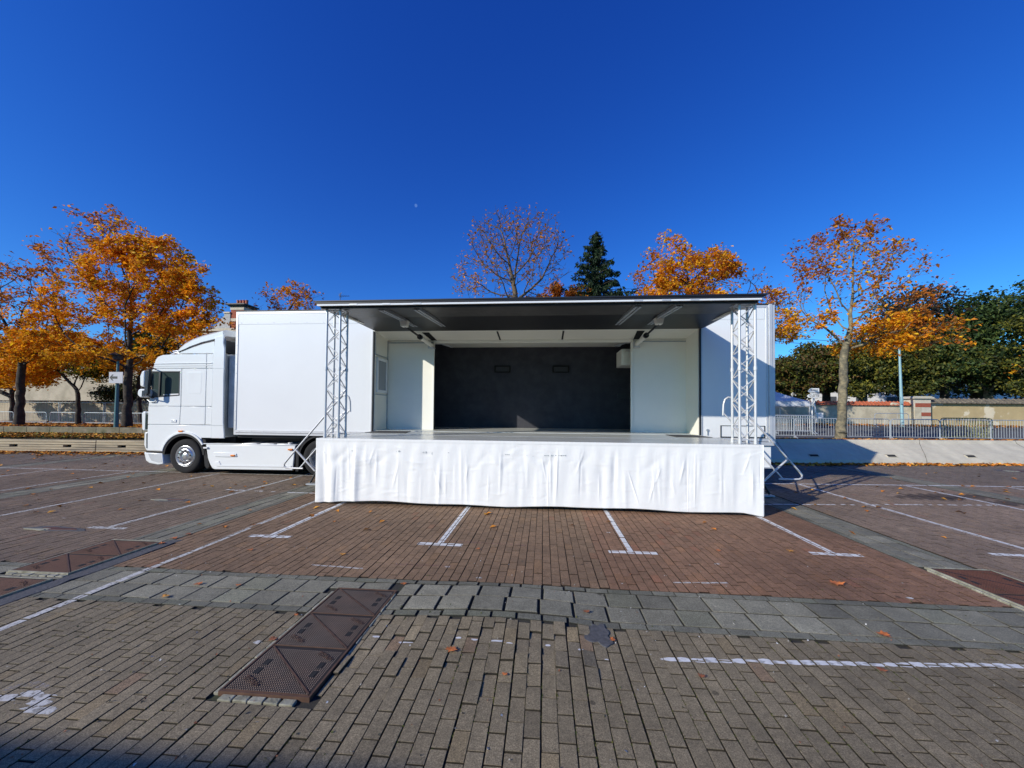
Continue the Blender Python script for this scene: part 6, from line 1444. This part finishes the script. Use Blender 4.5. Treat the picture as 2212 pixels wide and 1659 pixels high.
# tall mesh fence behind them
t = thing('mesh_fence', 'tall thin wire mesh fence with top rail behind the left barriers', 'fence', (-30, 24.2, 0.45))
b = MB(); b.tube([(-52, 24.2, 1.96), (-17, 24.2, 1.96)], 0.022, 6); b.tube([(-52, 24.2, 0.55), (-17, 24.2, 0.55)], 0.018, 6); b.build('rail', M['galv'], t)
for k, x in enumerate(np.arange(-51, -17, 3.45)):
    b = MB(); b.cyl((x, 24.2, 0.42), (x, 24.2, 1.98), 0.028, n=6); b.cyl((x+0.12, 24.2, 0.42), (x+0.12, 24.2, 1.98), 0.022, n=6); b.build('post', M['galv'], t)
b = MB()
for x in np.arange(-51, -17, 0.22): b.cyl((x, 24.21, 0.55), (x, 24.21, 1.95), 0.0022, n=3, caps=False)
for z in np.arange(0.7, 1.95, 0.22): b.cyl((-51, 24.21, z), (-17, 24.21, z), 0.0022, n=3, caps=False)
b.build('mesh', M['fencewire'], t)

# ------------------------------------------------------------------ leaves on the ground
def litter(name, fn, n, size, pal, seed, flat=5.0):
    rg = np.random.default_rng(seed); C = np.array([fn(rg) for _ in range(n)]); K = pick(pal, n, rg)
    V, F, cc = leaf_cards(C, size, K, rg, flat=flat, droop=0, wr=0.8); return npmesh(name, V, F, M['litter'], cc, kind='stuff')
LIT = [(0.62, 0.24, 0.03), (0.50, 0.17, 0.025), (0.70, 0.34, 0.05), (0.32, 0.12, 0.025), (0.18, 0.08, 0.025)]
LITY = [(0.66, 0.36, 0.05), (0.55, 0.26, 0.04), (0.45, 0.17, 0.03), (0.28, 0.15, 0.03), (0.17, 0.15, 0.02)]
def f1(rg):
    x = rg.uniform(-27, -9); f = footL(x); return (x, f+rg.uniform(0.2, 2.22), 0.50+0.02*rg.random()+0.03)
o = litter('leaf_litter', f1, 9000, 0.14, LITY, 1, 2.2); o['label'] = 'thick bed of yellow and brown leaves between the two left kerbs'
def f2(rg):
    x = rg.uniform(-27, -9); f = footL(x); d = abs(rg.normal(0, 0.45))*(1+0.6*mnoise.noise((x*0.7, 0, 0)))
    return (x, f-d-0.02, 0.012+rg.random()*0.02)
litter('leaf_litter', f2, 2300, 0.12, LIT, 2)
def f3(rg):
    x = rg.uniform(3.5, 23); f = footR(x); d = abs(rg.normal(0, 0.13))*(1.2+1.0*mnoise.noise((x*1.1, 0, 4)))
    return (x, f-d+0.04, 0.015+rg.random()*0.05*math.exp(-d*6))
litter('leaf_litter', f3, 1900, 0.12, LIT, 3, 2.0)
def f4(rg):
    x = rg.uniform(-45, -12); y = rg.uniform(15.6, 26.5); return (x, y, (lerp(0.785, 0.62, min(1, (y-15)/4)) if y < 19 else lerp(0.62, 0.52, (y-19)/4) if y < 23 else 0.50)+0.03)
litter('leaf_litter', f4, 14000, 0.2, LIT, 4)
def f5(rg):
    x = rg.uniform(4, 26); f = footR(x)+1.05; return (x, f+abs(rg.normal(0, 1.0)), 0.74)
def f5b(rg):
    x, y, z = f5(rg); f = footR(x)+1.05; return (x, y, 0.745-0.05*(y-f))
litter('leaf_litter', f5b, 2200, 0.15, LIT, 5)
def f6(rg):
    x = rg.uniform(10, 45); return (x, rg.uniform(23, 27.8), 1.0)
litter('leaf_litter', f6, 1500, 0.2, LIT, 6)
# single maple leaves
def leafobj(x, y, s, c, rot, label):
    pts = [(0, -0.5), (0.10, -0.22), (0.42, -0.30), (0.36, -0.08), (0.55, 0.10), (0.28, 0.14), (0.30, 0.34), (0.12, 0.26), (0, 0.55), (-0.12, 0.26), (-0.30, 0.34), (-0.28, 0.14), (-0.55, 0.10), (-0.36, -0.08), (-0.42, -0.30), (-0.10, -0.22)]
    vs = [(0, 0, 0.008)]
    for i, (u, v) in enumerate(pts):
        a = u*math.cos(rot)-v*math.sin(rot); b2 = u*math.sin(rot)+v*math.cos(rot); vs.append((a*s, b2*s*0.9, 0.006+s*0.28*abs(u)*random.uniform(0.2, 1.2)))
    z = heave(x, y)+0.004; b = MB(); b.add([(x+p[0], y+p[1], z+p[2]) for p in vs], [(0, 1+i, 1+(i+1) % 16) for i in range(16)])
    o = b.build('fallen_leaf', mat('leaf_c', c, 0.7, var=0.2, vscale=20), loc=(x, y, z)); tag(o, label, 'leaf', 'single leaves lying on the pavers'); return o
CO, CY_, CB = (0.45, 0.13, 0.03), (0.55, 0.24, 0.03), (0.24, 0.08, 0.03)
for (xd, yd, s, c, lab) in ((975, 1410, 0.085, CO, 'large upright orange leaf right of the near chamber cover'), (872, 1264, 0.06, CO, 'small orange leaf on the grey slabs behind the near chamber cover'), (741, 1199, 0.075, CY_, 'curled yellow leaf between the first two painted T marks'),
                            (1033, 1187, 0.06, CO, 'small orange leaf just below the second painted T mark'), (428, 1263, 0.075, CO, 'orange leaf on the grey slab band at left'), (357, 1290, 0.07, CY_, 'yellow leaf on the lower edge of the grey slab band at left'), (1908, 1373, 0.10, CO, 'flat brown orange leaf on the grey slabs at right'), (1806, 1262, 0.14, CO, 'long orange leaf scrap on red pavers at right'),
                            (1707, 1191, 0.09, CY_, 'bright yellow leaf left of the rightmost painted T mark'), (1552, 1191, 0.07, CO, 'small orange leaf between the third and fourth T marks'), (375, 1164, 0.10, CO, 'orange leaf beyond the red chamber cover at left'), (407, 1155, 0.09, CB, 'brown leaf left of the first painted T mark'),
                            (350, 1175, 0.09, CO, 'orange leaf at the end of the left bitumen strip'), (541, 1189, 0.07, CO, 'tiny orange leaf below the first painted T mark'), (1905, 1449, 0.06, CB, 'brown leaf on the thick dashed line at right'), (1323, 1385, 0.05, CO, 'orange leaf beside the round bitumen patch'), (1266, 1327, 0.06, CB, 'brown leaf debris in the slab crack above the bitumen patch'),
                            (590, 1383, 0.07, CB, 'withered brown leaf left of the near chamber cover'), (515, 1265, 0.05, CO, 'small orange leaf near the left end of slab band'), (1090, 1463, 0.04, CO, 'tiny orange leaf on the raised pavers'), (640, 1330, 0.04, CO, 'tiny red leaf beside the mortar edge of the near cover'), (1515, 1463, 0.05, CB, 'faint brown leaf in the lower right pavers')):
    g = gnd(xd, yd); leafobj(g.x, g.y, s, c, random.uniform(0, 6.2), lab)
def f7(rg):
    while True:
        x, y = rg.uniform(-18, 14), rg.uniform(5, 12.5)
        if not (-4.2 < x < 3.7 and y > 6.2) and not (-10.3 < x < 5.2 and y > 8.8): return (x, y, 0.015)
litter('scattered_leaves', f7, 230, 0.09, LIT, 8)
# crumbs, chips and moss in the near joints
def f8(rg):
    x, y = rg.uniform(-4.5, 4), rg.uniform(1.5, 4.6); return (x, y, heave(x, y)+0.004)
litter('paving_debris', f8, 650, 0.014, [(0.25, 0.10, 0.05), (0.30, 0.28, 0.24), (0.05, 0.05, 0.04), (0.08, 0.09, 0.03), (0.5, 0.5, 0.48)], 9, 1.5)
def f9(rg):
    x = rg.choice(np.arange(-50, 50))*0.09+rg.normal(0, 0.004); y = rg.uniform(1.5, 3.0)
    while mnoise.noise((x*1.3, y*2.0, 9)) < 0.05: x = rg.choice(np.arange(-50, 50))*0.09+rg.normal(0, 0.004); y = rg.uniform(1.5, 3.2)
    return (x, y, heave(x, y)-0.002)
litter('joint_moss', f9, 5200, 0.012, [(0.05, 0.065, 0.012), (0.035, 0.04, 0.01), (0.08, 0.08, 0.02)], 10, 0.6)

# ------------------------------------------------------------------ building behind the camera: its eave shades the near left pavers
t = thing('house', 'rendered house outside the picture whose eave shadow crosses the lower left corner', 'house', (-20, -10, 0))
b = MB(); b.box(-40, -9.4, -14, -5.4, 0, 4.85); b.build('wall', M['wallL'], t)
b = MB(); b.box(-40.3, -8.75, -14.3, -4.91, 4.85, 5.01); b.prism([(-40.3, 5.01), (-9.05, 5.01), (-11.5, 5.5), (-37.5, 5.5)], -14.3, -8.5); b.build('roof', M['oldtile'], t)
for x in np.arange(-38, -11, 3.0):
    b = MB(); b.box(x, x+1.1, -5.4, -5.35, 1.0, 2.6); b.build('window', M['slate'], t)
# ---- pale day moon
mp_ = CAMP+ray(898, 444)*1500; b = MB(); bm_ = bmesh.new(); bmesh.ops.create_uvsphere(bm_, u_segments=20, v_segments=12, radius=6.4)
me = bpy.data.meshes.new('moon'); bm_.to_mesh(me); bm_.free(); mo = bpy.data.objects.new('moon', me); col.objects.link(mo); mo.location = mp_
mm = bpy.data.materials.new('moon_pale'); mm.use_nodes = True; T_ = mm.node_tree; N = T_.nodes; L = T_.links; N.remove(N['Principled BSDF'])
em = N.new('ShaderNodeEmission'); em.inputs['Color'].default_value = (0.25, 0.45, 0.85, 1); em.inputs['Strength'].default_value = 0.9; tp = N.new('ShaderNodeBsdfTransparent'); mx = N.new('ShaderNodeMixShader')
ge = N.new('ShaderNodeNewGeometry'); dt = N.new('ShaderNodeVectorMath'); dt.operation = 'DOT_PRODUCT'; dt.inputs[1].default_value = (0.85, -0.45, -0.25); L.new(ge.outputs['Normal'], dt.inputs[0])
mr = N.new('ShaderNodeMapRange'); mr.inputs['From Min'].default_value = -0.15; mr.inputs['From Max'].default_value = 0.35; mr.inputs['To Max'].default_value = 0.30; L.new(dt.outputs['Value'], mr.inputs['Value'])
bf = N.new('ShaderNodeMath'); bf.operation = 'SUBTRACT'; bf.inputs[0].default_value = 1.0; L.new(ge.outputs['Backfacing'], bf.inputs[1]); ml = N.new('ShaderNodeMath'); ml.operation = 'MULTIPLY'; L.new(mr.outputs[0], ml.inputs[0]); L.new(bf.outputs[0], ml.inputs[1])
L.new(ml.outputs[0], mx.inputs[0]); L.new(tp.outputs[0], mx.inputs[1]); L.new(em.outputs[0], mx.inputs[2]); L.new(mx.outputs[0], N['Material Output'].inputs['Surface']); me.materials.append(mm)
tag(mo, 'faint pale moon in the blue sky above the trailer', 'moon')
